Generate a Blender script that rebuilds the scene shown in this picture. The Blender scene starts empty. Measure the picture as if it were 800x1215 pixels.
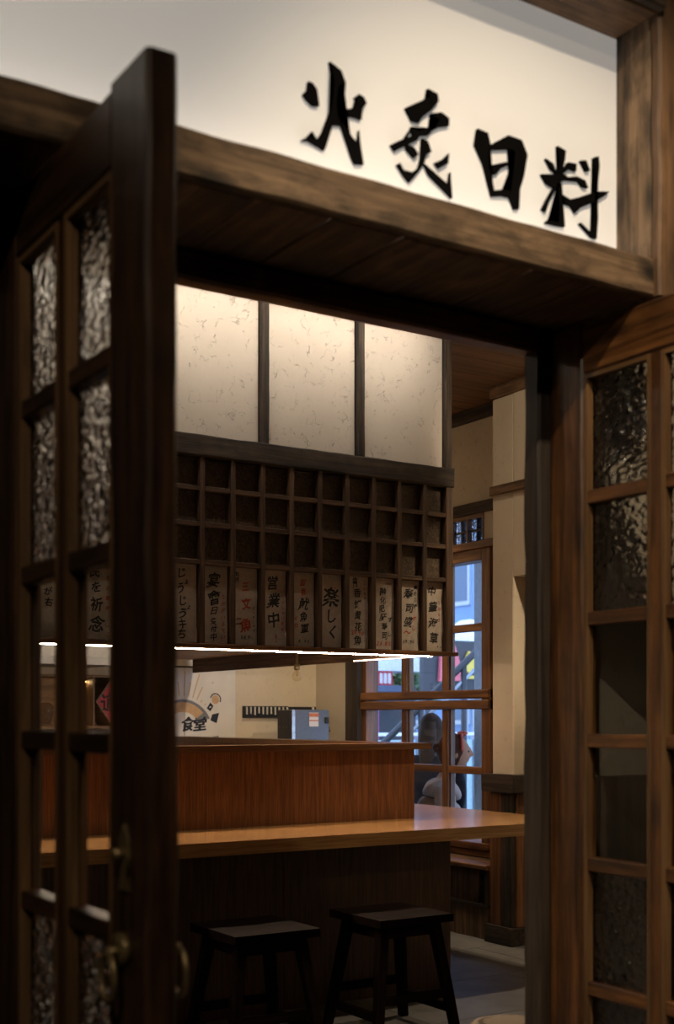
import bpy, bmesh, math, random
from mathutils import Vector, Matrix, noise
random.seed(7)
SC = bpy.context.scene
COL = SC.collection

# ------------------------------------------------------------------ camera
# level view camera: the photograph's verticals are parallel, its horizon lies low in the frame
F_PX, HORIZON = 1480.0, 852.0
YAW = math.atan2(950, 1480)              # looks to the right of the facade's normal
EYE = 1.22
cd = bpy.data.cameras.new('camera')
cam = bpy.data.objects.new('camera', cd); COL.objects.link(cam)
cam.location = (0, 0, EYE)
cam.rotation_euler = (math.pi/2, 0, -YAW)
cd.sensor_fit = 'HORIZONTAL'; cd.sensor_width = 36.0
cd.lens = F_PX/800*36.0
cd.shift_y = (HORIZON-607.5)/800
cd.clip_start = 0.05; cd.clip_end = 300
cd.dof.use_dof = True; cd.dof.focus_distance = 5.6; cd.dof.aperture_fstop = 5.6
SC.camera = cam

# ------------------------------------------------------------------ world, exposure
w = bpy.data.worlds.new('overcast_daylight'); SC.world = w; w.use_nodes = True
bg = w.node_tree.nodes['Background']
bg.inputs[0].default_value = (0.42, 0.60, 1.0, 1); bg.inputs[1].default_value = 3.4
vs = SC.view_settings
vs.view_transform = 'Standard'; vs.look = 'None'; vs.gamma = 1.0; vs.use_curve_mapping = False
vs.exposure = 0.0
SC.cycles.use_denoising = True
SC.cycles.max_bounces = 10; SC.cycles.transparent_max_bounces = 16; SC.cycles.transmission_bounces = 8
SC.cycles.sample_clamp_indirect = 6.0
SC.cycles.caustics_refractive = False; SC.cycles.caustics_reflective = False

L_WASH, L_STRIP, L_SIGN, L_ROOM, L_ARCADE = 38.0, 130.0, 0.24, 130.0, 100.0
WARM = (1.0, 0.78, 0.52); SOFTWARM = (1.0, 0.86, 0.68)

def spot(name, loc, target, power, colour, size_deg, blend=0.6, radius=0.04):
    l = bpy.data.lights.new(name, 'SPOT'); l.energy = power; l.color = colour
    l.spot_size = math.radians(size_deg); l.spot_blend = blend; l.shadow_soft_size = radius
    o = bpy.data.objects.new(name, l); COL.objects.link(o); o.location = loc
    o.rotation_euler = (Vector(target)-Vector(loc)).to_track_quat('-Z', 'Y').to_euler()
    return o

# ------------------------------------------------------------------ materials
def new_mat(name):
    m = bpy.data.materials.new(name); m.use_nodes = True
    nt = m.node_tree; b = nt.nodes['Principled BSDF']
    return m, nt, b
def N(nt, t, **k):
    n = nt.nodes.new(t)
    for a, v in k.items(): setattr(n, a, v)
    return n
def ramp(nt, stops):
    r = N(nt, 'ShaderNodeValToRGB'); e = r.color_ramp.elements
    while len(e) < len(stops): e.new(0.5)
    for i, (p, c) in enumerate(stops):
        e[i].position = p; e[i].color = (c[0], c[1], c[2], 1)
    return r
def math_node(nt, op, a=None, b=None):
    n = N(nt, 'ShaderNodeMath', operation=op)
    for i, v in enumerate((a, b)):
        if v is None: continue
        if isinstance(v, (int, float)): n.inputs[i].default_value = v
        else: nt.links.new(v, n.inputs[i])
    return n
def mixc(nt, fac, a, b, mode='MIX'):
    n = N(nt, 'ShaderNodeMix', data_type='RGBA', blend_type=mode)
    for sock, v in ((n.inputs[0], fac), (n.inputs[6], a), (n.inputs[7], b)):
        if isinstance(v, (int, float)): sock.default_value = v
        elif isinstance(v, tuple): sock.default_value = (v[0], v[1], v[2], 1)
        else: nt.links.new(v, sock)
    return n
def coords(nt, scale=(1, 1, 1), spread=7.0):
    tc = N(nt, 'ShaderNodeTexCoord'); oi = N(nt, 'ShaderNodeObjectInfo')
    cmb = N(nt, 'ShaderNodeCombineXYZ')
    for i, k in enumerate((1.0, 1.7, 2.9)):
        q = math_node(nt, 'MULTIPLY', oi.outputs['Random'], spread*k); nt.links.new(q.outputs[0], cmb.inputs[i])
    add = N(nt, 'ShaderNodeVectorMath', operation='ADD')
    nt.links.new(tc.outputs['Object'], add.inputs[0]); nt.links.new(cmb.outputs[0], add.inputs[1])
    mp = N(nt, 'ShaderNodeMapping'); mp.inputs['Scale'].default_value = scale
    nt.links.new(add.outputs[0], mp.inputs[0])
    return mp.outputs[0], add.outputs[0]
_mats = {}
def wood(key, axis, dark, light, rough=0.5, knots=0.0, fine=60, bump=0.25, contrast=(0.40, 0.62), stain=0.35, coat=0.0, blotch=0.0):
    name = key+'_grain_'+axis
    if name in _mats: return _mats[name]
    m, nt, b = new_mat(name)
    s = [fine, fine, fine]; s['xyz'.index(axis)] = fine*0.045
    vec, raw = coords(nt, tuple(s))
    g = N(nt, 'ShaderNodeTexNoise'); g.inputs['Scale'].default_value = 1.0; g.inputs['Detail'].default_value = 6; g.inputs['Roughness'].default_value = 0.65; g.inputs['Distortion'].default_value = 0.6
    nt.links.new(vec, g.inputs['Vector'])
    s2 = [9.0]*3; s2['xyz'.index(axis)] = 1.3
    mp2 = N(nt, 'ShaderNodeMapping'); mp2.inputs['Scale'].default_value = s2; nt.links.new(raw, mp2.inputs[0])
    st = N(nt, 'ShaderNodeTexNoise'); st.inputs['Scale'].default_value = 1.0; st.inputs['Detail'].default_value = 3; nt.links.new(mp2.outputs[0], st.inputs['Vector'])
    r = ramp(nt, [(contrast[0], dark), (contrast[1], light)]); nt.links.new(g.outputs['Fac'], r.inputs[0])
    sr = ramp(nt, [(0.35, (1-stain,)*3), (0.65, (1, 1, 1))]); nt.links.new(st.outputs['Fac'], sr.inputs[0])
    c = mixc(nt, 1.0, r.outputs[0], sr.outputs[0], 'MULTIPLY')
    out = c.outputs[2]
    if knots:
        s3 = [9.0]*3; s3['xyz'.index(axis)] = 4.0
        mp3 = N(nt, 'ShaderNodeMapping'); mp3.inputs['Scale'].default_value = s3; nt.links.new(raw, mp3.inputs[0])
        v = N(nt, 'ShaderNodeTexVoronoi'); v.inputs['Scale'].default_value = 1.0; nt.links.new(mp3.outputs[0], v.inputs['Vector'])
        kr = ramp(nt, [(0.10, (1-knots,)*3), (0.26, (1, 1, 1))]); nt.links.new(v.outputs['Distance'], kr.inputs[0])
        out = mixc(nt, 1.0, out, kr.outputs[0], 'MULTIPLY').outputs[2]
    if blotch:
        s4 = [26.0]*3; s4['xyz'.index(axis)] = 11.0
        mp4 = N(nt, 'ShaderNodeMapping'); mp4.inputs['Scale'].default_value = s4; nt.links.new(raw, mp4.inputs[0])
        bn = N(nt, 'ShaderNodeTexNoise'); bn.inputs['Scale'].default_value = 1.0; bn.inputs['Detail'].default_value = 5; bn.inputs['Roughness'].default_value = 0.6; nt.links.new(mp4.outputs[0], bn.inputs['Vector'])
        br = ramp(nt, [(0.36, (1-blotch,)*3), (0.56, (1, 1, 1))]); nt.links.new(bn.outputs['Fac'], br.inputs[0])
        out = mixc(nt, 1.0, out, br.outputs[0], 'MULTIPLY').outputs[2]
    nt.links.new(out, b.inputs['Base Color'])
    b.inputs['Roughness'].default_value = rough
    if coat: b.inputs['Coat Weight'].default_value = coat; b.inputs['Coat Roughness'].default_value = 0.15
    bp = N(nt, 'ShaderNodeBump'); bp.inputs['Strength'].default_value = bump; bp.inputs['Distance'].default_value = 0.003
    nt.links.new(g.outputs['Fac'], bp.inputs['Height']); nt.links.new(bp.outputs[0], b.inputs['Normal'])
    _mats[name] = m
    return m
def plain(name, col, rough=0.5, metal=0.0, noise_amt=0.12, scale=30, bump=0.0, emit=None, estr=0.0):
    if name in _mats: return _mats[name]
    m, nt, b = new_mat(name)
    vec, raw = coords(nt, (scale,)*3)
    n = N(nt, 'ShaderNodeTexNoise'); n.inputs['Scale'].default_value = 1; n.inputs['Detail'].default_value = 4; nt.links.new(vec, n.inputs['Vector'])
    r = ramp(nt, [(0.3, tuple(x*(1-noise_amt) for x in col)), (0.7, tuple(min(1, x*(1+noise_amt)) for x in col))])
    nt.links.new(n.outputs['Fac'], r.inputs[0]); nt.links.new(r.outputs[0], b.inputs['Base Color'])
    b.inputs['Roughness'].default_value = rough; b.inputs['Metallic'].default_value = metal
    if bump:
        bp = N(nt, 'ShaderNodeBump'); bp.inputs['Strength'].default_value = bump; bp.inputs['Distance'].default_value = 0.004
        nt.links.new(n.outputs['Fac'], bp.inputs['Height']); nt.links.new(bp.outputs[0], b.inputs['Normal'])
    if emit:
        b.inputs['Emission Color'].default_value = (*emit, 1); b.inputs['Emission Strength'].default_value = estr
    _mats[name] = m
    return m
def plaster(name, col, flake=1.0):
    if name in _mats: return _mats[name]
    m, nt, b = new_mat(name)
    vec, raw = coords(nt, (1, 1, 1))
    big = N(nt, 'ShaderNodeTexNoise'); big.inputs['Scale'].default_value = 5; big.inputs['Detail'].default_value = 5; nt.links.new(raw, big.inputs['Vector'])
    fine = N(nt, 'ShaderNodeTexNoise'); fine.inputs['Scale'].default_value = 130; fine.inputs['Detail'].default_value = 3; nt.links.new(raw, fine.inputs['Vector'])
    # straw flecks and trowel nicks: short curved ridges where two stretched noises cross
    warp = N(nt, 'ShaderNodeTexNoise'); warp.inputs['Scale'].default_value = 22; warp.inputs['Detail'].default_value = 2; nt.links.new(raw, warp.inputs['Vector'])
    wadd = N(nt, 'ShaderNodeVectorMath', operation='MULTIPLY_ADD'); wadd.inputs[1].default_value = (0.10,)*3
    nt.links.new(warp.outputs['Color'], wadd.inputs[0]); nt.links.new(raw, wadd.inputs[2])
    vo = N(nt, 'ShaderNodeTexVoronoi', feature='DISTANCE_TO_EDGE'); vo.inputs['Scale'].default_value = 30; nt.links.new(wadd.outputs[0], vo.inputs['Vector'])
    edge = ramp(nt, [(0.0, (1, 1, 1)), (0.05, (0, 0, 0))]); nt.links.new(vo.outputs['Distance'], edge.inputs[0])
    gate = N(nt, 'ShaderNodeTexNoise'); gate.inputs['Scale'].default_value = 26; gate.inputs['Detail'].default_value = 2; nt.links.new(wadd.outputs[0], gate.inputs['Vector'])
    gr = ramp(nt, [(0.565, (0, 0, 0)), (0.62, (1, 1, 1))]); nt.links.new(gate.outputs['Fac'], gr.inputs[0])
    fl = math_node(nt, 'MULTIPLY', edge.outputs[0], gr.outputs[0])
    c1 = ramp(nt, [(0.3, tuple(x*0.93 for x in col)), (0.7, col)]); nt.links.new(big.outputs['Fac'], c1.inputs[0])
    f2 = math_node(nt, 'MULTIPLY', fl.outputs[0], 0.6*flake)
    c2 = mixc(nt, f2.outputs[0], c1.outputs[0], tuple(x*0.45 for x in col))
    nt.links.new(c2.outputs[2], b.inputs['Base Color']); b.inputs['Roughness'].default_value = 0.85
    h = math_node(nt, 'MULTIPLY', fl.outputs[0], 1.0*flake)
    h2 = math_node(nt, 'MULTIPLY', fine.outputs['Fac'], 0.10); h3 = math_node(nt, 'MULTIPLY', big.outputs['Fac'], 1.2)
    s1 = math_node(nt, 'ADD', h.outputs[0], h2.outputs[0]); s2 = math_node(nt, 'ADD', s1.outputs[0], h3.outputs[0])
    bp = N(nt, 'ShaderNodeBump'); bp.inputs['Strength'].default_value = 0.7; bp.inputs['Distance'].default_value = 0.006
    nt.links.new(s2.outputs[0], bp.inputs['Height']); nt.links.new(bp.outputs[0], b.inputs['Normal'])
    _mats[name] = m
    return m
def clear_glass(name='clear_glass', tint=(0.97, 0.98, 0.975), refl=0.7):
    if name in _mats: return _mats[name]
    m, nt, b = new_mat(name); nt.nodes.remove(b)
    tr = N(nt, 'ShaderNodeBsdfTransparent'); tr.inputs[0].default_value = (*tint, 1)
    gl = N(nt, 'ShaderNodeBsdfGlossy'); gl.inputs['Roughness'].default_value = 0.03
    fr = N(nt, 'ShaderNodeFresnel'); fr.inputs[0].default_value = 1.45
    geo = N(nt, 'ShaderNodeNewGeometry'); front = math_node(nt, 'SUBTRACT', 1.0, geo.outputs['Backfacing'])
    f0 = math_node(nt, 'MULTIPLY', fr.outputs[0], front.outputs[0]); f = math_node(nt, 'MULTIPLY', f0.outputs[0], 1.4*refl)
    mx = N(nt, 'ShaderNodeMixShader'); nt.links.new(f.outputs[0], mx.inputs[0])
    nt.links.new(tr.outputs[0], mx.inputs[1]); nt.links.new(gl.outputs[0], mx.inputs[2])
    nt.links.new(mx.outputs[0], nt.nodes['Material Output'].inputs[0])
    _mats[name] = m
    return m
def hammered_glass():
    if 'hammered_glass' in _mats: return _mats['hammered_glass']
    m, nt, b = new_mat('hammered_glass')
    b.inputs['Base Color'].default_value = (0.95, 0.97, 0.96, 1); b.inputs['Roughness'].default_value = 0.0
    b.inputs['Transmission Weight'].default_value = 1.0; b.inputs['IOR'].default_value = 1.46
    vec, raw = coords(nt, (1, 1, 1))
    wn = N(nt, 'ShaderNodeTexNoise'); wn.inputs['Scale'].default_value = 45; nt.links.new(raw, wn.inputs['Vector'])
    wadd = N(nt, 'ShaderNodeVectorMath', operation='MULTIPLY_ADD'); wadd.inputs[1].default_value = (0.012,)*3
    nt.links.new(wn.outputs['Color'], wadd.inputs[0]); nt.links.new(raw, wadd.inputs[2])
    v = N(nt, 'ShaderNodeTexVoronoi', feature='SMOOTH_F1'); v.inputs['Scale'].default_value = 85; v.inputs['Smoothness'].default_value = 0.5
    mpg = N(nt, 'ShaderNodeMapping'); mpg.inputs['Scale'].default_value = (1, 0.62, 1); nt.links.new(wadd.outputs[0], mpg.inputs[0]); nt.links.new(mpg.outputs[0], v.inputs['Vector'])
    bp = N(nt, 'ShaderNodeBump'); bp.inputs['Strength'].default_value = 1.0; bp.inputs['Distance'].default_value = 0.0045
    nt.links.new(v.outputs['Distance'], bp.inputs['Height']); nt.links.new(bp.outputs[0], b.inputs['Normal'])
    _mats['hammered_glass'] = m
    return m
def emitter(name, col, strength):
    if name in _mats: return _mats[name]
    m, nt, b = new_mat(name)
    b.inputs['Base Color'].default_value = (0.8, 0.8, 0.8, 1)
    b.inputs['Emission Color'].default_value = (*col, 1); b.inputs['Emission Strength'].default_value = strength
    _mats[name] = m
    return m

def matte(m):
    m.node_tree.nodes['Principled BSDF'].inputs['Specular IOR Level'].default_value = 0.04
    return m
def W_old(a):     return wood('weathered_timber', a, (0.13, 0.08, 0.045), (0.34, 0.22, 0.125), 0.75, knots=0.85, fine=38, bump=0.5, stain=0.5, blotch=0.55)
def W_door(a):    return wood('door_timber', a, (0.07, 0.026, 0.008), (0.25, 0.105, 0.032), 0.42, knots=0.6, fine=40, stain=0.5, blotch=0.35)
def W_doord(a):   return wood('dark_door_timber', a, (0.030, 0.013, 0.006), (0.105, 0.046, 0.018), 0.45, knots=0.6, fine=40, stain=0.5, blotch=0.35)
def W_bead(a):    return wood('bead_timber', a, (0.12, 0.06, 0.022), (0.24, 0.13, 0.055), 0.5, fine=50)
def W_dark(a):    return wood('smoked_timber', a, (0.018, 0.012, 0.008), (0.06, 0.039, 0.025), 0.65, fine=45, bump=0.4)
def W_beam(a):    return wood('old_beam', a, (0.018, 0.012, 0.008), (0.085, 0.056, 0.036), 0.75, fine=36, bump=0.6, knots=0.5, blotch=0.4)
def W_lat(a):     return wood('lattice_timber', a, (0.045, 0.024, 0.013), (0.14, 0.078, 0.044), 0.5, fine=70)
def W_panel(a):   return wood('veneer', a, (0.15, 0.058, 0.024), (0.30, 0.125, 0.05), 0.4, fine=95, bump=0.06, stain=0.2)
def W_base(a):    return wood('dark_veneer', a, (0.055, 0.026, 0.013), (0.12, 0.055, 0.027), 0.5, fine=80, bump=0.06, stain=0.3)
def W_top(a):     return wood('bar_top_wood', a, (0.40, 0.20, 0.07), (0.60, 0.33, 0.13), 0.25, fine=70, bump=0.05, stain=0.15, coat=0.4)
def W_edge(a):    return wood('bar_edge_wood', a, (0.11, 0.05, 0.021), (0.2, 0.095, 0.04), 0.35, fine=70, bump=0.05, stain=0.2)
def W_stool(a):   return matte(wood('stool_wood', a, (0.005, 0.0024, 0.0017), (0.014, 0.0065, 0.0045), 0.65, fine=50))
def W_ceil(a):    return wood('ceiling_boards', a, (0.13, 0.06, 0.024), (0.24, 0.12, 0.05), 0.5, fine=40, bump=0.1)
def W_win(a):     return wood('window_timber', a, (0.12, 0.048, 0.017), (0.30, 0.13, 0.048), 0.45, fine=45, knots=0.4)
def W_rust(a):    return wood('reclaimed_board', a, (0.11, 0.06, 0.03), (0.27, 0.15, 0.075), 0.65, fine=40, knots=0.5, stain=0.5, blotch=0.35)
PLASTER = plaster('straw_plaster', (0.67, 0.605, 0.53))
WALLP = plaster('ochre_plaster', (0.60, 0.52, 0.40), 0.5)

# ------------------------------------------------------------------ object helpers
ORG = {}
def tag(o, label=None, cat=None, group=None, kind=None):
    if label: o['label'] = label
    if cat: o['category'] = cat
    if group: o['group'] = group
    if kind: o['kind'] = kind
    return o
def thing(name, org=(0, 0, 0), label=None, cat=None, group=None, kind=None):
    o = bpy.data.objects.new(name, None); COL.objects.link(o); o.empty_display_size = 0.1
    o.location = org; ORG[o] = Vector(org)
    return tag(o, label, cat, group, kind)
def link(name, mesh, mat, parent=None, centre=(0, 0, 0), smooth=False):
    o = bpy.data.objects.new(name, mesh); COL.objects.link(o)
    if mat and not mesh.materials: mesh.materials.append(mat)
    c = Vector(centre); ORG[o] = c
    o.location = c - (ORG[parent] if parent else Vector())
    if parent: o.parent = parent
    if smooth:
        for p in mesh.polygons: p.use_smooth = True
    return o
def from_bm(name, bm):
    me = bpy.data.meshes.new(name); bmesh.ops.recalc_face_normals(bm, faces=bm.faces); bm.to_mesh(me); bm.free(); return me
_boxes = {}
def box_mesh(sx, sy, sz, bev, mat):
    k = (round(sx, 4), round(sy, 4), round(sz, 4), bev, mat.name if mat else '')
    if k not in _boxes:
        bm = bmesh.new(); bmesh.ops.create_cube(bm, size=1.0)
        for v in bm.verts: v.co = Vector((v.co.x*sx, v.co.y*sy, v.co.z*sz))
        if bev: bmesh.ops.bevel(bm, geom=bm.edges[:], offset=min(bev, 0.3*min(sx, sy, sz)), segments=1, affect='EDGES')
        me = from_bm('block', bm)
        if mat: me.materials.append(mat)
        _boxes[k] = me
    return _boxes[k]
def box(name, x, y, z, mat, parent=None, bev=0.0):
    c = ((x[0]+x[1])/2, (y[0]+y[1])/2, (z[0]+z[1])/2)
    return link(name, box_mesh(abs(x[1]-x[0]), abs(y[1]-y[0]), abs(z[1]-z[0]), bev, mat), mat, parent, c)
def rough_box(name, x, y, z, mat, parent=None, jitter=0.002, step=0.06, seed=0):
    """a hewn timber: a subdivided block with uneven arrises"""
    c = Vector(((x[0]+x[1])/2, (y[0]+y[1])/2, (z[0]+z[1])/2)); s = Vector((x[1]-x[0], y[1]-y[0], z[1]-z[0]))
    bm = bmesh.new(); bmesh.ops.create_cube(bm, size=1.0)
    for v in bm.verts: v.co = Vector((v.co.x*s.x, v.co.y*s.y, v.co.z*s.z))
    ax = max(range(3), key=lambda i: s[i])
    bmesh.ops.bevel(bm, geom=[e for e in bm.edges if abs((e.verts[0].co-e.verts[1].co)[ax]) > s[ax]*0.5], offset=min(0.006, 0.2*min(s)), segments=1, affect='EDGES')
    n = max(2, int(s[ax]/step)); nrm = Vector((0, 0, 0)); nrm[ax] = 1
    for i in range(1, n):
        co = Vector((0, 0, 0)); co[ax] = -s[ax]/2+s[ax]*i/n
        bmesh.ops.bisect_plane(bm, geom=bm.verts[:]+bm.edges[:]+bm.faces[:], plane_co=co, plane_no=nrm)
    for v in bm.verts:
        d = noise.noise_vector((v.co+c)*9.0+Vector((seed*3.1, seed, 0)))*jitter*2
        d[ax] = 0; v.co += d
    return link(name, from_bm(name, bm), mat, parent, c)
def poly_prism(name, pts, y0, y1, mat, parent, axis='y'):
    """extrude a closed outline; axis y: pts are (x, z); axis x: pts are (y, z); axis z: pts are (x, y)"""
    f = {'y': lambda a, b, t: (a, t, b), 'x': lambda a, b, t: (t, a, b), 'z': lambda a, b, t: (a, b, t)}[axis]
    cx = sum(p[0] for p in pts)/len(pts); cy = sum(p[1] for p in pts)/len(pts); ct = (y0+y1)/2
    c = Vector(f(cx, cy, ct))
    bm = bmesh.new()
    v0 = [bm.verts.new(Vector(f(a, b, y0))-c) for a, b in pts]; v1 = [bm.verts.new(Vector(f(a, b, y1))-c) for a, b in pts]
    n = len(pts)
    bm.faces.new(v0); bm.faces.new(v1[::-1])
    for i in range(n): bm.faces.new((v0[i], v1[i], v1[(i+1) % n], v0[(i+1) % n]))
    bmesh.ops.triangulate(bm, faces=[q for q in bm.faces if len(q.verts) > 4])
    return link(name, from_bm(name, bm), mat, parent, c)
def prisms(bm, pts, y0, y1):
    v0 = [bm.verts.new((a, y0, b)) for a, b in pts]; v1 = [bm.verts.new((a, y1, b)) for a, b in pts]
    n = len(pts); fs = [bm.faces.new(v0), bm.faces.new(v1[::-1])]
    for i in range(n): bm.faces.new((v0[i], v1[i], v1[(i+1) % n], v0[(i+1) % n]))
    bmesh.ops.triangulate(bm, faces=fs)
def lathe(name, prof, mat, parent, centre, seg=20, smooth=True):
    bm = bmesh.new(); rings = []
    for r, z in prof:
        if r < 1e-5: rings.append([bm.verts.new((0, 0, z))])
        else: rings.append([bm.verts.new((r*math.cos(2*math.pi*k/seg), r*math.sin(2*math.pi*k/seg), z)) for k in range(seg)])
    for a, b in zip(rings, rings[1:]):
        for k in range(seg):
            k2 = (k+1) % seg
            if len(a) == 1 and len(b) == 1: continue
            if len(a) == 1: bm.faces.new((a[0], b[k], b[k2]))
            elif len(b) == 1: bm.faces.new((a[k], a[k2], b[0]))
            else: bm.faces.new((a[k], a[k2], b[k2], b[k]))
    return link(name, from_bm(name, bm), mat, parent, centre, smooth)
def tube(name, pts, r, mat, parent, seg=10, smooth=True, closed=False):
    """a round bar swept along points; r a number or one radius per point"""
    P = [Vector(p) for p in pts]; c = sum(P, Vector())/len(P); rr = r if isinstance(r, (list, tuple)) else [r]*len(P)
    bm = bmesh.new(); rings = []; n = len(P); prev = None
    for i, p in enumerate(P):
        a = P[(i-1) % n] if (closed or i > 0) else P[i]; b = P[(i+1) % n] if (closed or i < n-1) else P[i]
        t = (b-a).normalized()
        u = t.cross(Vector((0, 0, 1))) if prev is None else prev-t*prev.dot(t)
        if u.length < 1e-3: u = t.cross(Vector((1, 0, 0)))
        u.normalize(); prev = u; v = t.cross(u)
        rings.append([bm.verts.new(p-c+rr[i]*(math.cos(2*math.pi*k/seg)*u+math.sin(2*math.pi*k/seg)*v)) for k in range(seg)])
    for i in range(n if closed else n-1):
        a, b = rings[i], rings[(i+1) % n]
        for k in range(seg): bm.faces.new((a[k], a[(k+1) % seg], b[(k+1) % seg], b[k]))
    if not closed: bm.faces.new(rings[0][::-1]); bm.faces.new(rings[-1])
    return link(name, from_bm(name, bm), mat, parent, c, smooth)
def taper_bar(name, p0, p1, s0, s1, mat, parent):
    """a square leg from p0 to p1 with half-widths s0, s1"""
    p0, p1 = Vector(p0), Vector(p1); c = (p0+p1)/2; bm = bmesh.new(); rings = []
    for p, s in ((p0, s0), (p1, s1)):
        rings.append([bm.verts.new(p-c+Vector((a*s[0], b*s[1], 0))) for a, b in ((-1, -1), (1, -1), (1, 1), (-1, 1))])
    for k in range(4): bm.faces.new((rings[0][k], rings[0][(k+1) % 4], rings[1][(k+1) % 4], rings[1][k]))
    bm.faces.new(rings[0]); bm.faces.new(rings[1])
    bmesh.ops.bevel(bm, geom=bm.edges[:], offset=0.003, segments=1, affect='EDGES')
    return link(name, from_bm(name, bm), mat, parent, c)
_gl = {}
def glyph(ch):
    """triangles of one written character, centred on its em box, one em high"""
    if ch not in _gl:
        cu = bpy.data.curves.new('writing', 'FONT'); cu.body = ch; cu.resolution_u = 2
        cu.offset = 0.022
        ob = bpy.data.objects.new('writing', cu); COL.objects.link(ob)
        bpy.context.view_layer.update()
        ev = ob.evaluated_get(bpy.context.evaluated_depsgraph_get()); me = ev.to_mesh()
        vs_ = [(v.co.x, v.co.y) for v in me.vertices]; fs = [tuple(p.vertices) for p in me.polygons]
        ev.to_mesh_clear(); bpy.data.objects.remove(ob); bpy.data.curves.remove(cu)
        if vs_:
            x0 = min(v[0] for v in vs_); x1 = max(v[0] for v in vs_)
            cy = 0.35 if ord(ch) > 0x2000 else 0.34
            vs_ = [(x-(x0+x1)/2, y-cy) for x, y in vs_]
        _gl[ch] = (vs_, fs)
    return _gl[ch]
def writing(name, items, surf, mat, parent, centre, wob=0.05, seed=0):
    """items: (char, x, z, size, tilt); surf(x, z) -> y of the sheet; local to centre"""
    V, Fc = [], []; rnd = random.Random(seed)
    for ch, x, z, size, tilt in items:
        vs_, fs = glyph(ch); k = len(V); ph = rnd.uniform(0, 6); ca, sa = math.cos(tilt), math.sin(tilt); wd = rnd.uniform(0.85, 1.05)
        for a, b in vs_:
            a2 = a*wd+wob*math.sin(4.0*b+ph)+0.10*b; b2 = b+wob*math.sin(5.0*a+ph*1.7)+0.08*a
            X = x+size*(a2*ca-b2*sa); Z = z+size*(a2*sa+b2*ca)
            V.append((X, surf(X, Z), Z))
        Fc += [tuple(q+k for q in f) for f in fs]
    me = bpy.data.meshes.new(name); me.from_pydata(V, [], Fc); me.update()
    return link(name, me, mat, parent, centre)

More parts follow.
